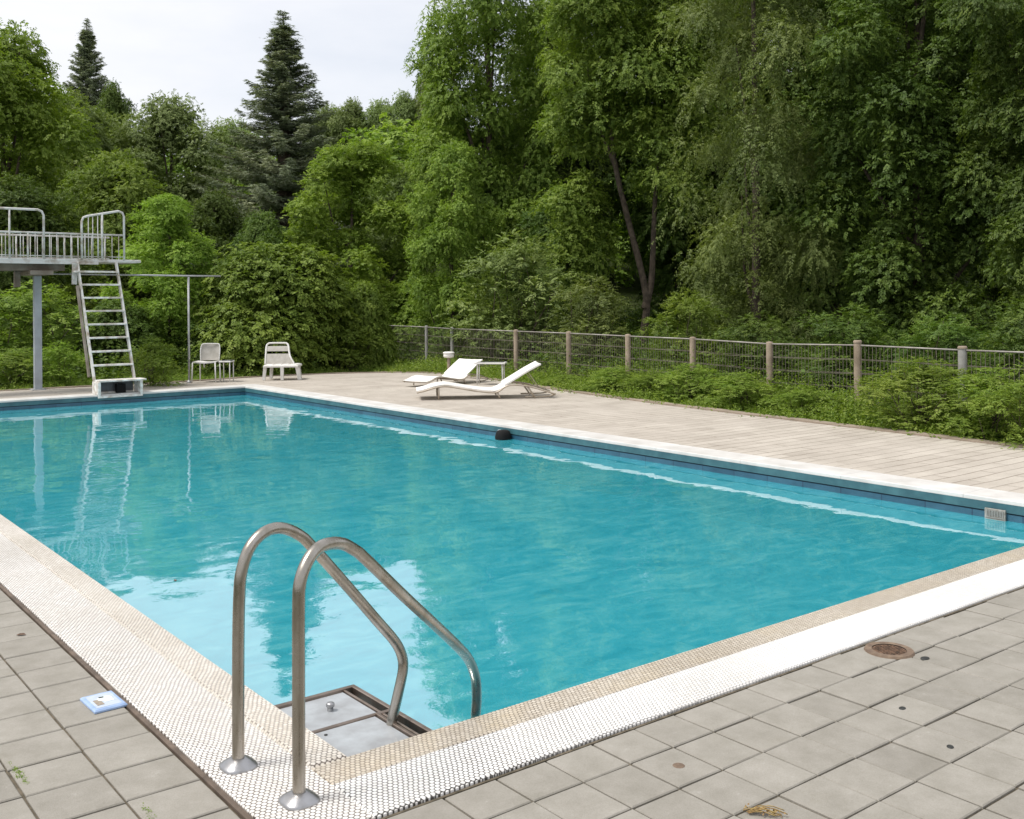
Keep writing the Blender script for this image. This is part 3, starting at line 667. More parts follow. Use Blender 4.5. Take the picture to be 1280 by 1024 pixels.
def lounger(loc, rz, lb):
    root = empty('sun_lounger', loc, rz, label=lb, cat='sun lounger', group='white sun loungers on the deck')
    W = .34                                    # local: +x from foot to head, near rail at y=-W
    prof = [(0, .150), (.12, .172), (.30, .225), (.46, .245), (.62, .225), (.95, .165), (1.25, .130), (1.36, .150), (1.47, .225), (1.6, .25), (1.85, .225), (2.1, .155), (2.27, .10)]
    prail = [(x, z-.028) for x, z in prof]
    for s in (-1, 1):
        q = MB(); q.tube(curve_pts([(x, s*(W+.012), z) for x, z in prail]+[(2.3, s*W*.96, .055), (2.16, s*W*.92, .022), (1.8, s*W*.9, .018)], 4), .0135, 8); q.build('side_rail', M['lounge_f'], root)
    q = MB(); 
    for x, z in ((.02, .135), (1.3, .115), (2.27, .08)): q.tube([(x, -W, z-.02), (x, W, z-.02)], .012, 8)
    q.build('cross_bar', M['lounge_f'], root)
    for (x, z, dx) in ((.36, .21, .0), (1.33, .115, .05), (1.83, .205, .14)):
        for s in (-1, 1):
            q = MB(); q.tube([(x, s*W, z), (x+dx*.6, s*W, z*.4), (x+dx, s*W, .0)], [.014, .016, .012], 8); q.build('leg', M['lounge_f'], root)
    def sling(pts, th=.014):
        P = curve_pts([(x, 0, z) for x, z in pts], 5); k = len(P); q = MB(); vs = []
        for p in P:
            for s in (-1, -.5, 0, .5, 1): vs.append((p.x, s*W, p.z-.010*(1-s*s)))
        K = len(vs)
        fs = [(5*i+j, 5*i+5+j, 5*i+6+j, 5*i+1+j) for i in range(k-1) for j in range(4)]
        fs += [tuple(K+a for a in reversed(f)) for f in fs]
        fs += [(5*i, K+5*i, K+5*i+5, 5*i+5) for i in range(k-1)]+[(5*i+4, 5*i+9, K+5*i+9, K+5*i+4) for i in range(k-1)]
        fs += [(j, j+1, K+j+1, K+j) for j in range(4)]+[(5*(k-1)+j, K+5*(k-1)+j, K+5*(k-1)+j+1, 5*(k-1)+j+1) for j in range(4)]
        q.add(vs+[(v[0], v[1], v[2]-th) for v in vs], fs, False); return q
    sling([(0, .152), (.12, .175), (.30, .228), (.46, .248), (.62, .228), (.95, .168), (1.25, .135), (1.36, .155), (1.50, .225)]).build('seat_sling', M['lounge_w'], root)
    sling([(1.46, .235), (1.64, .34), (1.85, .465), (2.04, .565), (2.07, .575)], .03).build('backrest', M['lounge_w'], root)
    for s in (-1, 1):
        q = MB(); q.tube([(1.85, s*W*.8, .44), (2.04, s*W*.8, .17)], .008, 6); q.build('back_strut', M['lounge_f'], root)
    return root
lounger((7.62, 11.42, 0), math.atan2(-.52, .85), 'front white sun lounger with curved champagne frame and raised back')
rp = U(519, 484); lr = lounger((rp.x, rp.y, 0), math.atan2(.27, .96), 'rear white sun lounger partly hidden behind the front one'); lr.scale = (.82, .88, .78)
c = Vector((10.25, 12.85, -.17)); root = empty('side_table', (c.x, c.y, 0), math.atan2(-.7, .7), label='low white side table behind the raised back of the rear lounger', cat='side table')
q = MB(); q.box(-.30, .30, -.17, .17, .40, .43, .01); q.build('table_top', M['frame_w'], root)
q = MB(); q.box(-.26, .26, -.135, .135, .4305, .434, .001); q.build('inset', M['darkglass'], root)
for (x, y) in ((-.25, -.13), (.25, -.13), (-.25, .13), (.25, .13)):
    q = MB(); q.tube([(x, y, 0), (x*.96, y, .4)], .012, 8); q.build('leg', M['frame_w'], root)

# ------------------------------------------------------------------ fence with posts and wire panels
posts = [(-.2, 11.1, 1.0), (1.2, 11.15, 1.0), (2.55, 11.2, .99)]
def fence():
    root = empty('wire_fence', (11.3, 5, 0), label='low wire mesh fence with pale posts behind the weeds', cat='fence')
    pp = []
    A, Bv = Vector((11.22, 3.5, 0)), Vector((12.45, 20.6, 0)); fd = (Bv-A).normalized()
    def onray(px, py):                         # where the surveyed post tops meet the fence line
        d = fw*CF + cr*(px-640) - cu*(py-CCY); nrm = Vector((-fd.y, fd.x, 0)); t = (A-CPOS).dot(nrm)/d.dot(nrm); return CPOS+d*t
    for px, py in [(1500, 446), (1345, 441), (1203, 436), (1072, 430), (962, 428.5), (866, 422.5), (785, 419), (711, 415.5), (645, 413), (565, 410), (533, 408), (485, 406)]:
        P = onray(px, py); pp.append(P)
    for k, P in enumerate(pp):
        q = MB(); big = k not in (9, 10, 11); r = .055 if big else .04; h = P.z+(.03 if k == 3 else .012)
        q.lathe([(r, -.15), (r*1.0, h-.02), (r*.93, h), (r*.3, h+.008)], n=14)
        o = q.build('post', M['post'] if k not in (2, 9, 10) else M['postgrey'], root); o.location = (P.x-11.3, P.y-5, 0)
        if k == 2 or k == 3:
            q = MB(); q.lathe([(.062, 0), (.062, .02), (.05, .035)], n=14); c = q.build('post_cap', M['post'], o); c.location = (0, 0, h-.012)
    for k in range(len(pp)-1):
        a, b = pp[k].copy(), pp[k+1].copy(); a.z -= .02; b.z -= .02; L_ = (b-a).length; d = (b-a)/L_; wv = MB()
        off = Vector((-d.y, d.x, 0))*-.0
        q = MB(); q.tube([a, b], .013, 6); q.v = [(v[0]-11.3, v[1]-5, v[2]) for v in q.v]; rail = q.build('top_rail', M['rail'], root)
        n = max(3, int(L_/.063))
        for i in range(1, n):
            p = a.lerp(b, i/n); wob = rng.normal()*.004
            wv.tube([(p.x, p.y, p.z), (p.x+wob, p.y+wob, p.z-.9)], .0046, 4, False)
        for hz in (.2, .4, .6, .8):
            for dz in (0, .012):
                mid = a.lerp(b, .5); wv.tube([(a.x, a.y, a.z-hz-dz), (mid.x+.01*rng.normal(), mid.y, mid.z-hz-dz-.006*abs(rng.normal())), (b.x, b.y, b.z-hz-dz)], .0036, 4, False)
        wv.v = [(v[0]-11.3, v[1]-5, v[2]) for v in wv.v]; wv.build('wire_panel', M['wire'], root)
fence()
# small lamp post by the fence
c = U(561, 470); root = empty('bollard_lamp', (c.x-.1, c.y-.15, 0), label='short post with a round white lamp head between fence and loungers', cat='lamp')
q = MB(); q.tube([(0, 0, -.05), (0, 0, .43)], .035, 10); q.build('post', M['post'], root)
q = MB(); q.lathe([(.03, .40), (.10, .41), (.115, .43), (.115, .475), (.10, .49), (.125, .495), (.125, .515), (.10, .53), (.02, .535)], n=20); q.build('lamp_head', M['lounge_w'], root)

# ------------------------------------------------------------------ foliage
def nrmz(a): return a/np.maximum(np.linalg.norm(a, axis=1, keepdims=True), 1e-9)
def leaf_mesh(name, P, D, Nn, Ln, Wd, tone, mat, fold=.18):
    n = len(P); S = nrmz(np.cross(D, Nn)); Nn = nrmz(np.cross(S, D)); Ln = Ln[:, None]; Wd = Wd[:, None]
    V = np.empty((n, 4, 3), np.float32)
    V[:, 0] = P; V[:, 1] = P+D*Ln*.45+S*Wd*.5+Nn*Wd*fold; V[:, 2] = P+D*Ln-Nn*Ln*.12; V[:, 3] = P+D*Ln*.45-S*Wd*.5+Nn*Wd*fold
    me = bpy.data.meshes.new(name); me.vertices.add(4*n); me.vertices.foreach_set('co', V.ravel())
    me.loops.add(4*n); me.loops.foreach_set('vertex_index', np.arange(4*n, dtype=np.int32))
    me.polygons.add(n); me.polygons.foreach_set('loop_start', np.arange(0, 4*n, 4, dtype=np.int32))
    me.update(calc_edges=True)
    a = me.attributes.new('tone', 'FLOAT', 'FACE'); a.data.foreach_set('value', np.clip(tone, 0, 1).astype(np.float32))
    me.materials.append(mat); return me
def sprays(r, O, Dr, Ls, n, leaf, up=.5, droop=.25, herring=.8, tone=None, jitter=.35, outn=None):
    """leafy twigs: O origins, Dr directions, Ls lengths; n leaves set alternately along each"""
    K = len(O); t = (np.arange(n)+.5)/n
    t = np.clip(t[None, :]+r.normal(size=(K, n))*.04, 0, 1.05)[:, :, None]
    P = O[:, None]+Dr[:, None]*Ls[:, None, None]*t; P[:, :, 2] -= (droop*Ls[:, None]*t[:, :, 0]**2)
    Tn = Dr[:, None]*np.ones((1, n, 1)); Tn = Tn.copy(); Tn[:, :, 2] -= 2*droop*t[:, :, 0]; Tn = Tn/np.linalg.norm(Tn, axis=2, keepdims=True)
    sdv = np.cross(Dr, np.array([0, 0, 1.])+r.normal(size=(K, 3))*.25); sdv = nrmz(sdv)[:, None]
    sg = np.where(np.arange(n) % 2 == 0, 1., -1.)[None, :, None]
    D = Tn*.6+sdv*sg*herring+r.normal(size=(K, n, 3))*jitter*.5
    Nn = np.array([0, 0, up])+(.5*Dr if outn is None else .2*Dr+.75*outn)[:, None]+r.normal(size=(K, n, 3))*jitter
    tn = (np.zeros(K) if tone is None else tone)[:, None]+r.normal(size=(K, n))*.13
    l = leaf[0]*(.7+.6*r.random((K, n)))*(1.05-.35*t[:, :, 0])
    m3 = lambda a: a.reshape(-1, 3)
    return m3(P), nrmz(m3(D)), nrmz(m3(Nn)), l.ravel(), (l*leaf[1]).ravel(), tn.ravel()
def crown_mesh(name, seed, lobes, mat, clump=.75, dens=1., ns=18, nl=9, leaf=(.14, .55), droop=.25, spray=.75, inner=.35, up=.5, zlow=-.55, herring=.8, padc=.32):
    r = np.random.default_rng(seed); O = []; D = []; L_ = []; T = []; ON = []
    for (cx, cy, cz, rx, ry, rz) in lobes:
        lt = r.normal()*.09
        area = 4*math.pi*((rx*ry)**1.6/3+(rx*rz)**1.6/3+(ry*rz)**1.6/3)**(1/1.6)
        k = max(3, int(area/(clump*clump*1.5)*dens)); k += int(k*inner)
        d = nrmz(r.normal(size=(k*2, 3))); d = d[d[:, 2] > zlow-.3*r.random(len(d))][:k]; k = len(d)
        rr = np.where(r.random(k) < .75, .82+.26*r.random(k), .45+.35*r.random(k))
        c = d*rr[:, None]*np.array([rx, ry, rz])+np.array([cx, cy, cz])
        outw = nrmz(d/np.array([rx, ry, rz]))
        ct = .5+lt+r.normal(size=k)*.14; cs = clump*(.6+.75*r.random(k)); m_ = ns
        rp_ = lambda a: a[:, None].repeat(m_, 1).reshape((-1,)+a.shape[1:])
        az = r.random(k*m_)*2*math.pi; rho = np.sqrt(r.random(k*m_))*(.9+.2*r.random(k*m_)); ow = rp_(outw)
        rad_ = np.c_[np.cos(az), np.sin(az), np.zeros(k*m_)]; rad_ = nrmz(rad_+ow*np.array([.45, .45, 0])); rad_[:, 2] = 0
        tilt = np.sum(rad_*ow*np.array([1, 1, 0]), 1)
        P0 = rp_(c)+rad_*(rho*rp_(cs))[:, None]; P0[:, 2] += -padc*rp_(cs)*rho**2-.30*tilt*rho*rp_(cs)+r.normal(size=k*m_)*.15*rp_(cs)
        dd = nrmz(rad_*.9+np.c_[np.zeros((k*m_, 2)), .22-.55*rho+np.where(r.random(k*m_) < .22, .75, 0)]+ow*.3+r.normal(size=(k*m_, 3))*.34)
        O.append(P0); D.append(dd); L_.append(rp_(cs)*spray*.72*(.6+.5*r.random(k*m_))); T.append(rp_(ct)+r.normal(size=k*m_)*.06+.10*(rho-.5))
        ON.append(nrmz(ow*.7+rad_*(rho*.7)[:, None]+np.array([0, 0, .5])))
    O, D, L_, T = np.concatenate(O), np.concatenate(D), np.concatenate(L_), np.concatenate(T)
    a = sprays(r, O, D, L_, nl, leaf, up, droop, herring, T, .24, outn=np.concatenate(ON))
    return leaf_mesh(name, *a, mat)
def lobes_oval(seed, H, R, z0, n, rl=(.24, .40), flat=.8, low=.45):
    """many overlapping foliage masses set on the shell of a tall oval from z0 to H, a few inside"""
    r = np.random.default_rng(seed); L_ = []
    for i in range(n):
        t = ((i+.5)/n)**.92; z = z0+(H-z0)*(.06+.88*t); env = R*min(1, low+(1-low)*math.sin(min(1, t/.35)*math.pi/2))*(1-max(0, (t-.45)/.55)**2.0*.78)
        a = i*2.39996+r.normal()*.35; s = R*(rl[0]+(rl[1]-rl[0])*r.random())*(1-.25*t); off = max(0, env-s*.7)*(1. if i % 4 else .35)*(.74+.46*r.random())
        L_.append((off*math.cos(a), off*math.sin(a), z+r.normal()*s*.45, s*(.75+.5*r.random()), s*(.9+.3*r.random()), s*flat*(.85+.3*r.random())))
    return L_
def trunk_mesh(name, seed, H, r0, limbs, lean=(0, 0)):
    r = np.random.default_rng(seed); q = MB()
    base = [(lean[0]*t+.12*math.sin(t*5+seed)*t, lean[1]*t+.1*math.cos(t*4+seed)*t, H*t-.3) for t in np.linspace(0, 1, 9)]
    q.tube(curve_pts(base, 3), [r0*(1.25 if i == 0 else 1)*(1-.75*i/24) for i in range(25)], 10)
    for (cx, cy, cz, *_rest) in limbs:
        t = max(.12, min(.8, (cz-1.2)/H*.8)); i = int(t*8); b = Vector(base[i]); e = Vector((cx, cy, cz)); mid = b.lerp(e, .5)+Vector((r.normal()*.2, r.normal()*.2, -.3))
        q.tube(curve_pts([b, mid, e], 4), [r0*.42*(1-.085*k) for k in range(9)], 7)
    me = bpy.data.meshes.new(name); me.from_pydata(q.v, [], q.f); me.polygons.foreach_set('use_smooth', q.sm); me.materials.append(M['bark']); return me

PROTO = {}
def proto(key, H, R, crown, trunk): PROTO[key] = (H, R, crown, trunk)
lb = lobes_oval(1, 17, 4.2, 1.2, 52); proto('tall_a', 17, 4.6, crown_mesh('crown_a', 11, lb, M['lf_mid'], .62, 1.0, 19, 9, (.13, .55), up=.3), trunk_mesh('trunk_a', 1, 15, .3, lb[::6]))
# forked tree: high crown, open underneath on one side
big = [(-1.2, .3, 13.5, 2.4), (1.2, -.2, 14.6, 2.2), (-2.2, -.4, 10.4, 2.1), (.5, .5, 11, 2.3), (2.4, .3, 11.6, 1.9), (-2.6, .3, 7.8, 1.6), (-.9, .6, 8.4, 1.6), (1.9, .8, 8.8, 1.6), (-3.0, .0, 5.4, 1.1), (.1, 0, 16.2, 2.0), (3.1, .4, 7.5, 1.0)]
lb = [(-2.0, .9, 3.9, .9, .9, 1.1), (-3.0, .2, 4.0, .7, .7, 1.0), (1.1, -.9, 6.2, 1.1, 1.0, .9), (.3, -1.0, 7.6, 1.2, 1.0, 1.0), (1.9, -.6, 7.0, 1.0, 1.0, .9), (-1.5, -.9, 8.2, 1.1, 1.0, 1.0), (-.4, -1.2, 9.3, 1.3, 1.0, 1.1), (1.2, -1.2, 9.0, 1.3, 1.0, 1.1), (2.2, .3, 5.6, .8, .8, .7)]; r_ = np.random.default_rng(8)
for (x, y, z, s_) in big:
    for k in range(6):
        d_ = nrmz(r_.normal(size=(1, 3)))[0]; q_ = s_*(.42+.16*r_.random()); lb.append((x+d_[0]*s_*.6, y+d_[1]*s_*.6, z+d_[2]*s_*.55, q_, q_, q_*.85))
proto('fork', 17.5, 4.2, crown_mesh('crown_fork', 12, lb, M['lf_mid'], .58, 1.0, 18, 9, (.125, .52), .35, 1.0, up=.3, padc=.4), None)
q = MB(); q.tube(curve_pts([(.25, 0, -.3), (.15, 0, .8), (.3, 0, 1.9), (.05, 0, 3.0), (-.5, .1, 4.6), (-1.1, .1, 6.6), (-1.3, .2, 9)], 4), [.23, .21, .2, .19, .18, .17, .17, .16, .155, .15, .15, .145, .14, .14, .135, .13, .13, .125, .12, .12, .11, .11, .1, .09, .08][:25], 10)
q.tube(curve_pts([(.2, 0, 1.7), (.5, .05, 2.5), (.6, 0, 3.6), (.75, .1, 5.6), (1.2, .1, 9), (1.4, 0, 12)], 4), [.17-.006*k for k in range(21)], 9)
q.tube(curve_pts([(-1.0, .1, 6.2), (-1.8, .2, 7.8), (-2.3, 0, 9.6)], 4), [.1-.007*k for k in range(9)], 7)
me = bpy.data.meshes.new('trunk_fork'); me.from_pydata(q.v, [], q.f); me.polygons.foreach_set('use_smooth', q.sm); me.materials.append(M['bark']); PROTO['fork'] = PROTO['fork'][:3]+(me,)
lb = lobes_oval(5, 16, 4.0, .2, 58, (.22, .36), .62, .75); proto('feather', 16, 4.4, crown_mesh('crown_feather', 13, lb, M['lf_dark'], .72, 1.0, 17, 11, (.12, .42), .4, 1.1, .2, .3, -.5, 1.0, .48), trunk_mesh('trunk_f', 2, 14, .28, lb[:40:8]))
lb = lobes_oval(9, 9, 3.6, .5, 34, (.24, .42), .8, .6); proto('round', 9, 3.9, crown_mesh('crown_round', 14, lb, M['lf_mid'], .55, 1.0, 17, 8, (.125, .55), up=.3), trunk_mesh('trunk_r', 3, 7.5, .2, lb[::5]))
lb = lobes_oval(10, 9, 3.6, .3, 38, (.20, .36), .85, .75); proto('round_bright', 9, 3.9, crown_mesh('crown_round_b', 15, lb, M['lf_bright'], .46, 1.0, 15, 8, (.115, .55), .15, up=.3, padc=.22), trunk_mesh('trunk_rb', 4, 7.5, .18, lb[::6]))
lb = [(0, 0, 1.2, 1.75, 1.6, 1.45), (-.9, -.2, .75, 1.1, 1.1, .95), (.95, -.3, .8, 1.1, 1.1, .95), (.2, -.5, 1.9, 1.1, 1.0, .85), (-.4, .3, 2.0, 1.0, 1.0, .75)]
proto('bush', 2.8, 2.05, crown_mesh('crown_bush', 16, lb, M['lf_mid'], .28, 1.3, 16, 8, (.085, .6), .4, .9, .25, .55, -.75), trunk_mesh('trunk_bush', 5, 1.6, .09, lb))
lb = lobes_oval(21, 2.6, 1.15, .25, 16, (.26, .42), .9, .8)
proto('shrub', 2.7, 1.3, crown_mesh('crown_shrub', 17, lb, M['lf_grey'], .36, 1.1, 14, 9, (.085, .4), .15, 1.0, .3, .4, -.7), trunk_mesh('trunk_sh', 6, 1.6, .05, lb))
proto('shrub_bright', 2.7, 1.3, crown_mesh('crown_shrub_b', 18, lobes_oval(22, 2.6, 1.15, .2, 16, (.24, .4), .9, .8), M['lf_weed'], .34, 1.1, 13, 9, (.085, .45), .1, 1.1, .3, .4, -.7), trunk_mesh('trunk_shb', 7, 1.6, .05, lb))
def spruce(name, seed, H, R, nb, mat):
    r = np.random.default_rng(seed); O = []; D = []; L_ = []; T = []; q = MB()
    q.tube([(0, 0, -.3), (0, 0, H*.5), (.02, 0, H*.93), (0, 0, H)], [.26, .15, .03, .01], 9)
    for k in range(nb):
        t = ((k+.5)/nb)**.86; z = .9+(H-1.1)*t; zq = .62-.3*t; z = zq*round(z/zq)+r.normal()*.05; z = min(z, H-.5); t = (z-.9)/(H-1.1); a = k*2.39996+r.normal()*.3
        if z > H-.7: continue
        l = R*((1-t)**1.12)*(.5+.62*r.random())+.06; sl = .42-.55*(1-t)+r.normal()*.09
        dr = np.array([math.cos(a), math.sin(a), sl]); dr /= np.linalg.norm(dr)
        n_ = int(6+l*11); s = np.linspace(.1, 1, n_)
        p = np.array([0, 0, z])+dr*l*s[:, None]; p[:, 2] += -.10*l*np.sin(s*3.0)+.12*l*s**3
        q.tube([p[0]*1., p[len(p)//2], p[-1]], [.035*max(0, 1-t)+.01, .02*(1-t)+.006, .004], 4, False)
        side = np.array([-math.sin(a), math.cos(a), 0]); tn = .35+r.normal()*.16+.12*t
        for sg in (-1, 1, 0):
            ang = .75 if sg else 0
            d2 = dr*math.cos(ang)+side*sg*math.sin(ang)+r.normal(size=(n_, 3))*.12; d2[:, 2] -= .12 if sg else .5
            if not sg and l < .8: d2[:, 2] += .6
            O.append(p+r.normal(size=p.shape)*.03); D.append(nrmz(d2)); L_.append(np.clip(.07+.22*l*(1-s), .07, .5)*(.7+.5*r.random(n_))); T.append(np.full(n_, tn)+s*.12)
    z = np.linspace(H-1.3, H-.02, 90); O.append(np.c_[z*0, z*0, z]); a = r.random(90)*6.28; D.append(nrmz(np.c_[np.cos(a), np.sin(a), .55+z*0])); L_.append(.08+.34*(H-z)*(.6+.6*r.random(90))); T.append(z*0+.4)
    O, D, L_, T = map(np.concatenate, (O, D, L_, T))
    a = sprays(r, O, D, L_, 12, (.10, .2), .5, .35, .75, T, .5)
    c = leaf_mesh(name, *a, mat, .05)
    me = bpy.data.meshes.new('trunk_spruce'); me.from_pydata([tuple(v) for v in q.v], [], q.f); me.materials.append(M['bark']); return c, me
c, t = spruce('crown_spruce', 31, 13, 3.0, 430, M['lf_need']); proto('spruce', 13, 3.0, c, t)

def plant(name, key, px, depth, top, hw, rz, label, cat, group=None, sink=0., mat=None, gz=None):
    H, R, c, t = PROTO[key]; p = AT(px, depth); g = hill(p.x, p.y) if gz is None else gz
    h = HT(px, top, depth)-g; sx = hw*depth/CF/R; sz = h/H
    root = empty(name, (p.x, p.y, g-sink), rz, label=label, cat=cat, group=group); root.scale = (sx, sx, sz)
    for nm, me in (('crown', c), ('trunk', t)):
        o = bpy.data.objects.new(nm, me); COL.objects.link(o); o.parent = root
        if mat and nm == 'crown': o.material_slots[0].link = 'OBJECT'; o.material_slots[0].material = mat
    return root
T_ = CYAW
B, MI, DK, GR = M['lf_bright'], M['lf_mid'], M['lf_dark'], M['lf_grey']
# --- the tall right-hand trees
plant('broadleaf_tree', 'tall_a', 612, 33, -190, 92, .4, 'tall leafy tree whose left side stands against the sky', 'tree', mat=MI)
plant('broadleaf_tree', 'tall_a', 700, 38, -150, 100, 2.1, 'dark tall tree in the gap left of the forked trunk tree', 'tree', mat=DK)
plant('forked_tree', 'fork', 800, 27, -230, 118, T_-math.pi/2, 'tall tree with bare forked trunk showing under its crown', 'tree', mat=MI)
plant('feathery_tree', 'feather', 945, 22.5, -240, 105, .7, 'tall feathery tree just right of the forked trunk, reaching down to the shrubs', 'tree', mat=GR)
plant('broadleaf_tree', 'tall_a', 1150, 21.5, -260, 135, 3.4, 'large dark leafy tree close behind the fence at right', 'tree', mat=DK)
plant('broadleaf_tree', 'tall_a', 1325, 18.5, -260, 120, 5.0, 'dark tree cut off by the right edge of the picture', 'tree', mat=DK)
plant('broadleaf_tree', 'tall_a', 850, 37, -260, 110, 4.0, 'dark tree deep behind the forked trunk', 'tree', mat=DK)
plant('broadleaf_tree', 'tall_a', 1045, 32, -300, 120, 1.0, 'dark green tree seen between the feathery tree and the large dark leafy tree', 'tree', mat=DK)
plant('broadleaf_tree', 'tall_a', 1235, 30, -300, 120, 5.5, 'dark tree high behind the right end of the fence', 'tree', mat=DK)
plant('broadleaf_tree', 'tall_a', 1140, 37, -300, 120, 2.6, 'dark tree deep behind the large dark leafy tree', 'tree', mat=DK)
plant('broadleaf_tree', 'tall_a', 945, 34, -300, 115, .2, 'dark tree deep behind the tall feathery tree beside the forked trunk', 'tree', mat=DK)
plant('broadleaf_tree', 'tall_a', 1330, 28, -300, 120, 3.0, 'dark tree deep behind the right edge of the picture', 'tree', mat=DK)
plant('round_tree', 'round_bright', 566, 27.5, 178, 66, 1.2, 'light green conical tree in front of the tall tree beside the sky', 'tree', mat=MI)
plant('round_tree', 'round', 690, 29, 240, 60, 2.2, 'dark round tree under the tall trees left of the forked trunk', 'tree', mat=DK)
# --- centre and left
plant('round_tree', 'round_bright', 440, 31, 180, 92, .3, 'broad light green tree right of the big spruce', 'tree', mat=B)
plant('round_tree', 'round', 500, 34, 200, 60, 3.3, 'mid green tree between the broad light tree and the tall trees', 'tree', mat=GR)
plant('spruce_tree', 'spruce', 356, 38, 14, 178, 0, 'large dark spruce standing alone against the sky', 'spruce')
plant('spruce_tree', 'spruce', 111, 62, 24, 98, 2, 'small distant spruce on the left skyline', 'spruce')
plant('round_tree', 'round', 8, 37, 28, 120, 1.9, 'large leafy tree at the left edge of the picture', 'tree', mat=B)
plant('round_tree', 'round', 92, 44, 108, 80, 4.4, 'leafy tree below the small distant spruce', 'tree', mat=GR)
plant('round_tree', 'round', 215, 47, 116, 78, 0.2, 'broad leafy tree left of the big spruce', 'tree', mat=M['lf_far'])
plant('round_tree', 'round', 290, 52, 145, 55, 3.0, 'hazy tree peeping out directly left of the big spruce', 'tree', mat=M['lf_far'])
plant('round_tree', 'round', 145, 58, 100, 40, 5.0, 'dark round treetop at the foot of the small distant spruce', 'tree', mat=DK)
plant('round_tree', 'round', 140, 33, 185, 85, 2.6, 'mid green tree behind the diving tower railings', 'tree', mat=MI)
plant('round_tree', 'round', 270, 32, 235, 60, .9, 'dark tree below the broad leafy tree left of the spruce', 'tree', mat=DK)
plant('round_tree', 'round', 20, 29, 215, 85, 3.9, 'dark tree behind the left end of the diving tower', 'tree', mat=DK)
plant('round_tree', 'round_bright', 212, 25, 246, 74, 5.2, 'bright light green tree right of the diving tower', 'tree', mat=B)
plant('round_tree', 'round', 330, 30, 262, 50, 5.7, 'dark low tree at the foot of the big spruce', 'tree', mat=DK)
RL = ['leafy treetop on the far ridge touching the right side of the big spruce', 'second treetop on the far ridge right of the big spruce', 'third treetop on the far ridge right of the big spruce', 'fourth treetop on the far ridge, above the broad light green tree', 'highest treetop at the right end of the far ridge, against the tall trees', 'treetop on the far ridge mostly hidden by the tall trees']
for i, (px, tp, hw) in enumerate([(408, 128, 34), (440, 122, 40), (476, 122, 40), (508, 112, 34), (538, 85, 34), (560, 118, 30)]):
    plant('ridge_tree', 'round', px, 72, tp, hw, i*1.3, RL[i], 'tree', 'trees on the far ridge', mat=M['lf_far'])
# --- shrubs
plant('round_bush', 'bush', 345, 24.9, 304, 101, .3, 'big dense rounded bush behind the slotted sun chair', 'bush', mat=MI)
plant('shrub', 'bush', 452, 26.0, 352, 40, 1.9, 'mid green bush just right of the big rounded bush', 'bush', mat=MI)
plant('shrub', 'bush', 545, 30, 345, 70, 3.4, 'leafy bush behind the far left end of the fence', 'bush', mat=B)
plant('shrub', 'shrub', 648, 25, 290, 76, .8, 'tall greyish shrub behind the fence above the loungers', 'bush', mat=GR)
plant('shrub', 'shrub', 735, 22.5, 345, 60, 2.8, 'greyish shrub behind the fence left of the forked trunk', 'bush', mat=GR)
plant('shrub', 'shrub', 860, 20.5, 362, 50, 4.0, 'loose shrub at the foot of the forked trunk', 'bush', mat=MI)
plant('shrub', 'shrub', 592, 28.5, 370, 50, 5.0, 'low mid green shrub behind the lamp post', 'bush', mat=MI)
plant('shrub', 'shrub_bright', 190, 20.6, 423, 34, 0, 'small bright green shrub right of the ladder foot', 'bush')
plant('shrub', 'shrub', 40, 23, 352, 74, 1.4, 'leafy shrub behind the blue grey column', 'bush', mat=MI)
plant('shrub', 'shrub_bright', 20, 20.6, 436, 42, 2.2, 'low bright shrub under the diving platform left of the column', 'bush')
plant('shrub', 'shrub_bright', 75, 20.8, 428, 30, 4.2, 'low light green shrub between column and ladder', 'bush', mat=B)
plant('shrub', 'bush', 150, 24, 375, 60, 5.2, 'dark bush seen through the ladder treads', 'bush', mat=DK)
plant('shrub', 'shrub', 262, 24, 395, 36, 3.2, 'dark shrub behind the grey backed chair', 'bush', mat=DK)
plant('shrub', 'shrub', 438, 25, 405, 36, 2.0, 'dark green low shrub at the right foot of the rounded bush', 'bush', mat=MI)
for i, (px, dp, tp, hw, mt, lbx) in enumerate([(950, 17.5, 392, 60, DK, 'dark shrub behind the fence under the tall feathery tree'), (1060, 16.6, 380, 70, DK, 'dark shrub behind the fence at the tallest post'), (1180, 15.6, 392, 70, DK, 'dark shrub behind the fence under the large dark leafy tree'), (1290, 14.8, 372, 70, DK, 'dark shrub behind the fence at the right edge')]):
    plant('shrub', 'shrub', px, dp, tp, hw, i*1.7, lbx, 'bush', mat=mt)
WD = M['lf_weed']
for i, (px, dp, tp, hw, lbx) in enumerate([(1150, 13.2, 445, 76, 'tall bright weed bush in front of the fence near the right'), (1240, 12.3, 455, 62, 'bright weed bush right of the tall one, before the last post'), (1300, 11.6, 448, 60, 'bright weed bush cut by the right edge in front of the fence'), (862, 17.0, 452, 44, 'low light green weed bush in front of the middle of the fence'), (770, 18.6, 456, 44, 'low weed bush in front of the fence right of the loungers'), (1005, 14.9, 478, 40, 'small weed bush left of the tallest fence post'), (706, 19.8, 466, 30, 'small weed bush at the curb just right of the lounger table'), (925, 15.9, 462, 46, 'light weed bush between the middle and the tallest fence post'), (816, 17.8, 460, 36, 'little weed bush under the fence rail near its middle')]):
    plant('weed_bush', 'shrub_bright', px, dp, tp, hw, i*2.1, lbx, 'bush', sink=.05)
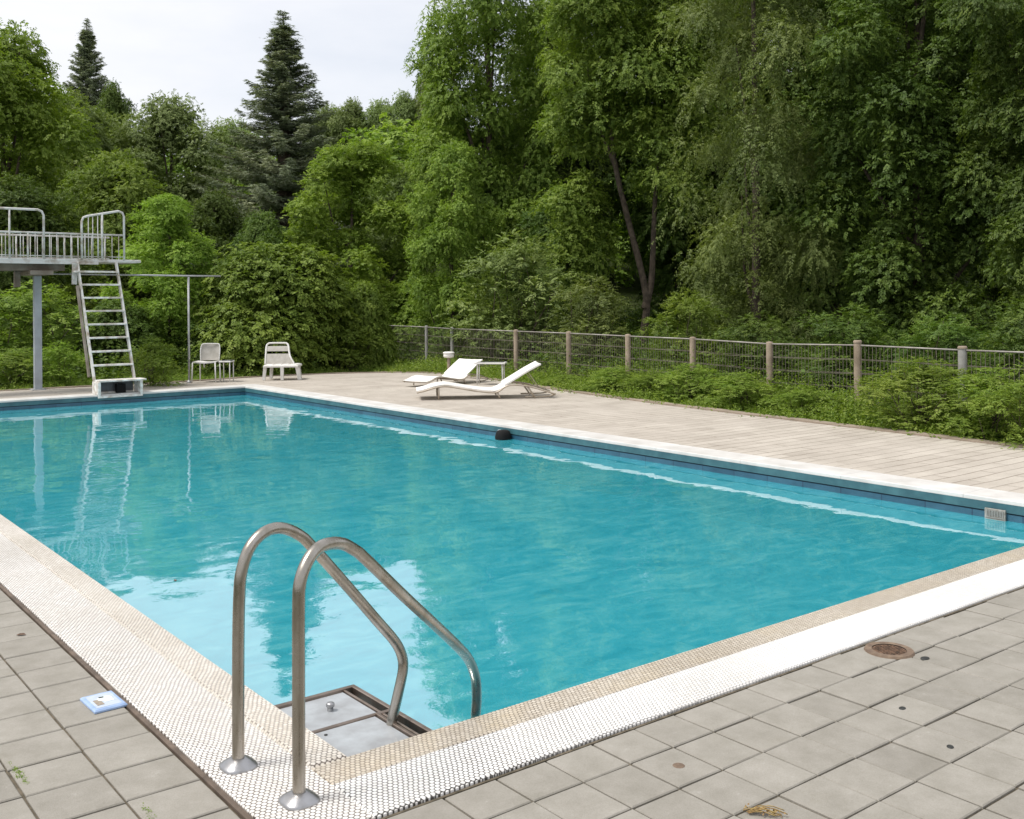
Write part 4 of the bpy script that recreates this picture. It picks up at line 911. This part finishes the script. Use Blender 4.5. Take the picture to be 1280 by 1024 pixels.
# --- uncountable low growth
def scatter(name, seed, pts, hgt, mat, ns, nl, leaf, label, spread=.16, droop=.1, cat='plants', up=.4):
    r = np.random.default_rng(seed); K = len(pts); P = np.repeat(pts, ns, 0)+np.c_[r.normal(size=(K*ns, 2))*spread, np.zeros(K*ns)]
    D = nrmz(np.c_[r.normal(size=(K*ns, 2))*.55, .8+.4*r.random(K*ns)]); hh = np.repeat(hgt, ns)*(.5+.7*r.random(K*ns)); T = np.repeat(.5+r.normal(size=K)*.2, ns)
    a = sprays(r, P, D, hh, nl, leaf, up, droop, .9, T, .6); me = leaf_mesh(name, *a, mat)
    o = bpy.data.objects.new(name, me); COL.objects.link(o); tag(o, label, cat, None, 'stuff')
r = np.random.default_rng(50)
def edge_x(y):                                       # x of the curb at this y
    b = min(E2, key=lambda p: abs(p.y-y) if p.x > 8 else 99); return b.x+.2
ys = -1+18.5*r.random(2600)**.85; f_ = r.random(2600); xs = np.array([edge_x(y) for y in ys]); xs = xs+f_*(11.5+.06*ys-xs)
pts = np.c_[xs, ys, np.full(len(xs), -.10)]; hv = np.clip(.75+.55*np.sin(xs*2.1+ys*1.3)*np.sin(ys*1.9-xs), .35, 1.5)
scatter('weeds', 51, pts, (.20+.50*f_**1.2+.2*r.random(2600))*hv, M['lf_weed'], 7, 9, (.055, .5), 'low bright green weeds between the curb and the fence')
n = 1500; xx = -6+19*r.random(n); yy = 18.1+1.8*r.random(n)**1.3; pts = np.c_[xx, yy, np.full(n, -.12)]
scatter('grass', 52, pts, .12+.25*r.random(n), M['lf_weed'], 9, 7, (.09, .14), 'grass and low plants behind the far deck', .1, .15)
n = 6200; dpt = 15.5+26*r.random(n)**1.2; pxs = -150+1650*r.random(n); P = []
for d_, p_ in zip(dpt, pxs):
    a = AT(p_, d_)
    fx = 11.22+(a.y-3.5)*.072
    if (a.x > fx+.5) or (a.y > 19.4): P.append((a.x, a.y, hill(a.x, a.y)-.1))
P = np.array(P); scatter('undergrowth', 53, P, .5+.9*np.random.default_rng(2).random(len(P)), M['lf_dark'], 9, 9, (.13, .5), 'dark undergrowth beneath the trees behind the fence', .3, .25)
jr = np.random.default_rng(77); jp = []
for (px, py, n_) in ((22, 962, 26), (30, 972, 18), (186, 1012, 16), (12, 951, 8)):
    a = U(px, py); jp += [(a.x+jr.normal()*.004, a.y+jr.normal()*.03, -.018) for _ in range(n_)]
scatter('joint_moss', 78, np.array(jp), .006+.014*jr.random(len(jp)), M['lf_weed'], 3, 4, (.007, .55), 'tufts of yellow green moss in the joints of the left pavers', .003, .1, 'moss')
# wood on the rising ground behind everything
def wood():
    r = np.random.default_rng(60); Lb = []
    for px in range(-700, 2100, 46):
        for d_ in (50, 62, 78):
            q_ = px+r.normal()*16; a = AT(q_, d_+r.normal()*2.5); g = hill(a.x, a.y); 
            h = (5.5 if d_ == 50 else 6.5 if d_ == 62 else 7.5)*(.8+.3*r.random())
            if 120 < q_ < 345: h *= .82
            Lb.append((a.x, a.y, g+h*.55, 2.7, 2.7, h*.5))
    me = crown_mesh('woodland', 61, Lb, M['lf_mid'], 1.15, .62, 13, 8, (.34, .6), .25, .9, .1, .5, -.3)
    o = bpy.data.objects.new('woodland', me); COL.objects.link(o); tag(o, 'dense far off wood covering the rising ground behind', 'wood', None, 'stuff')
wood()
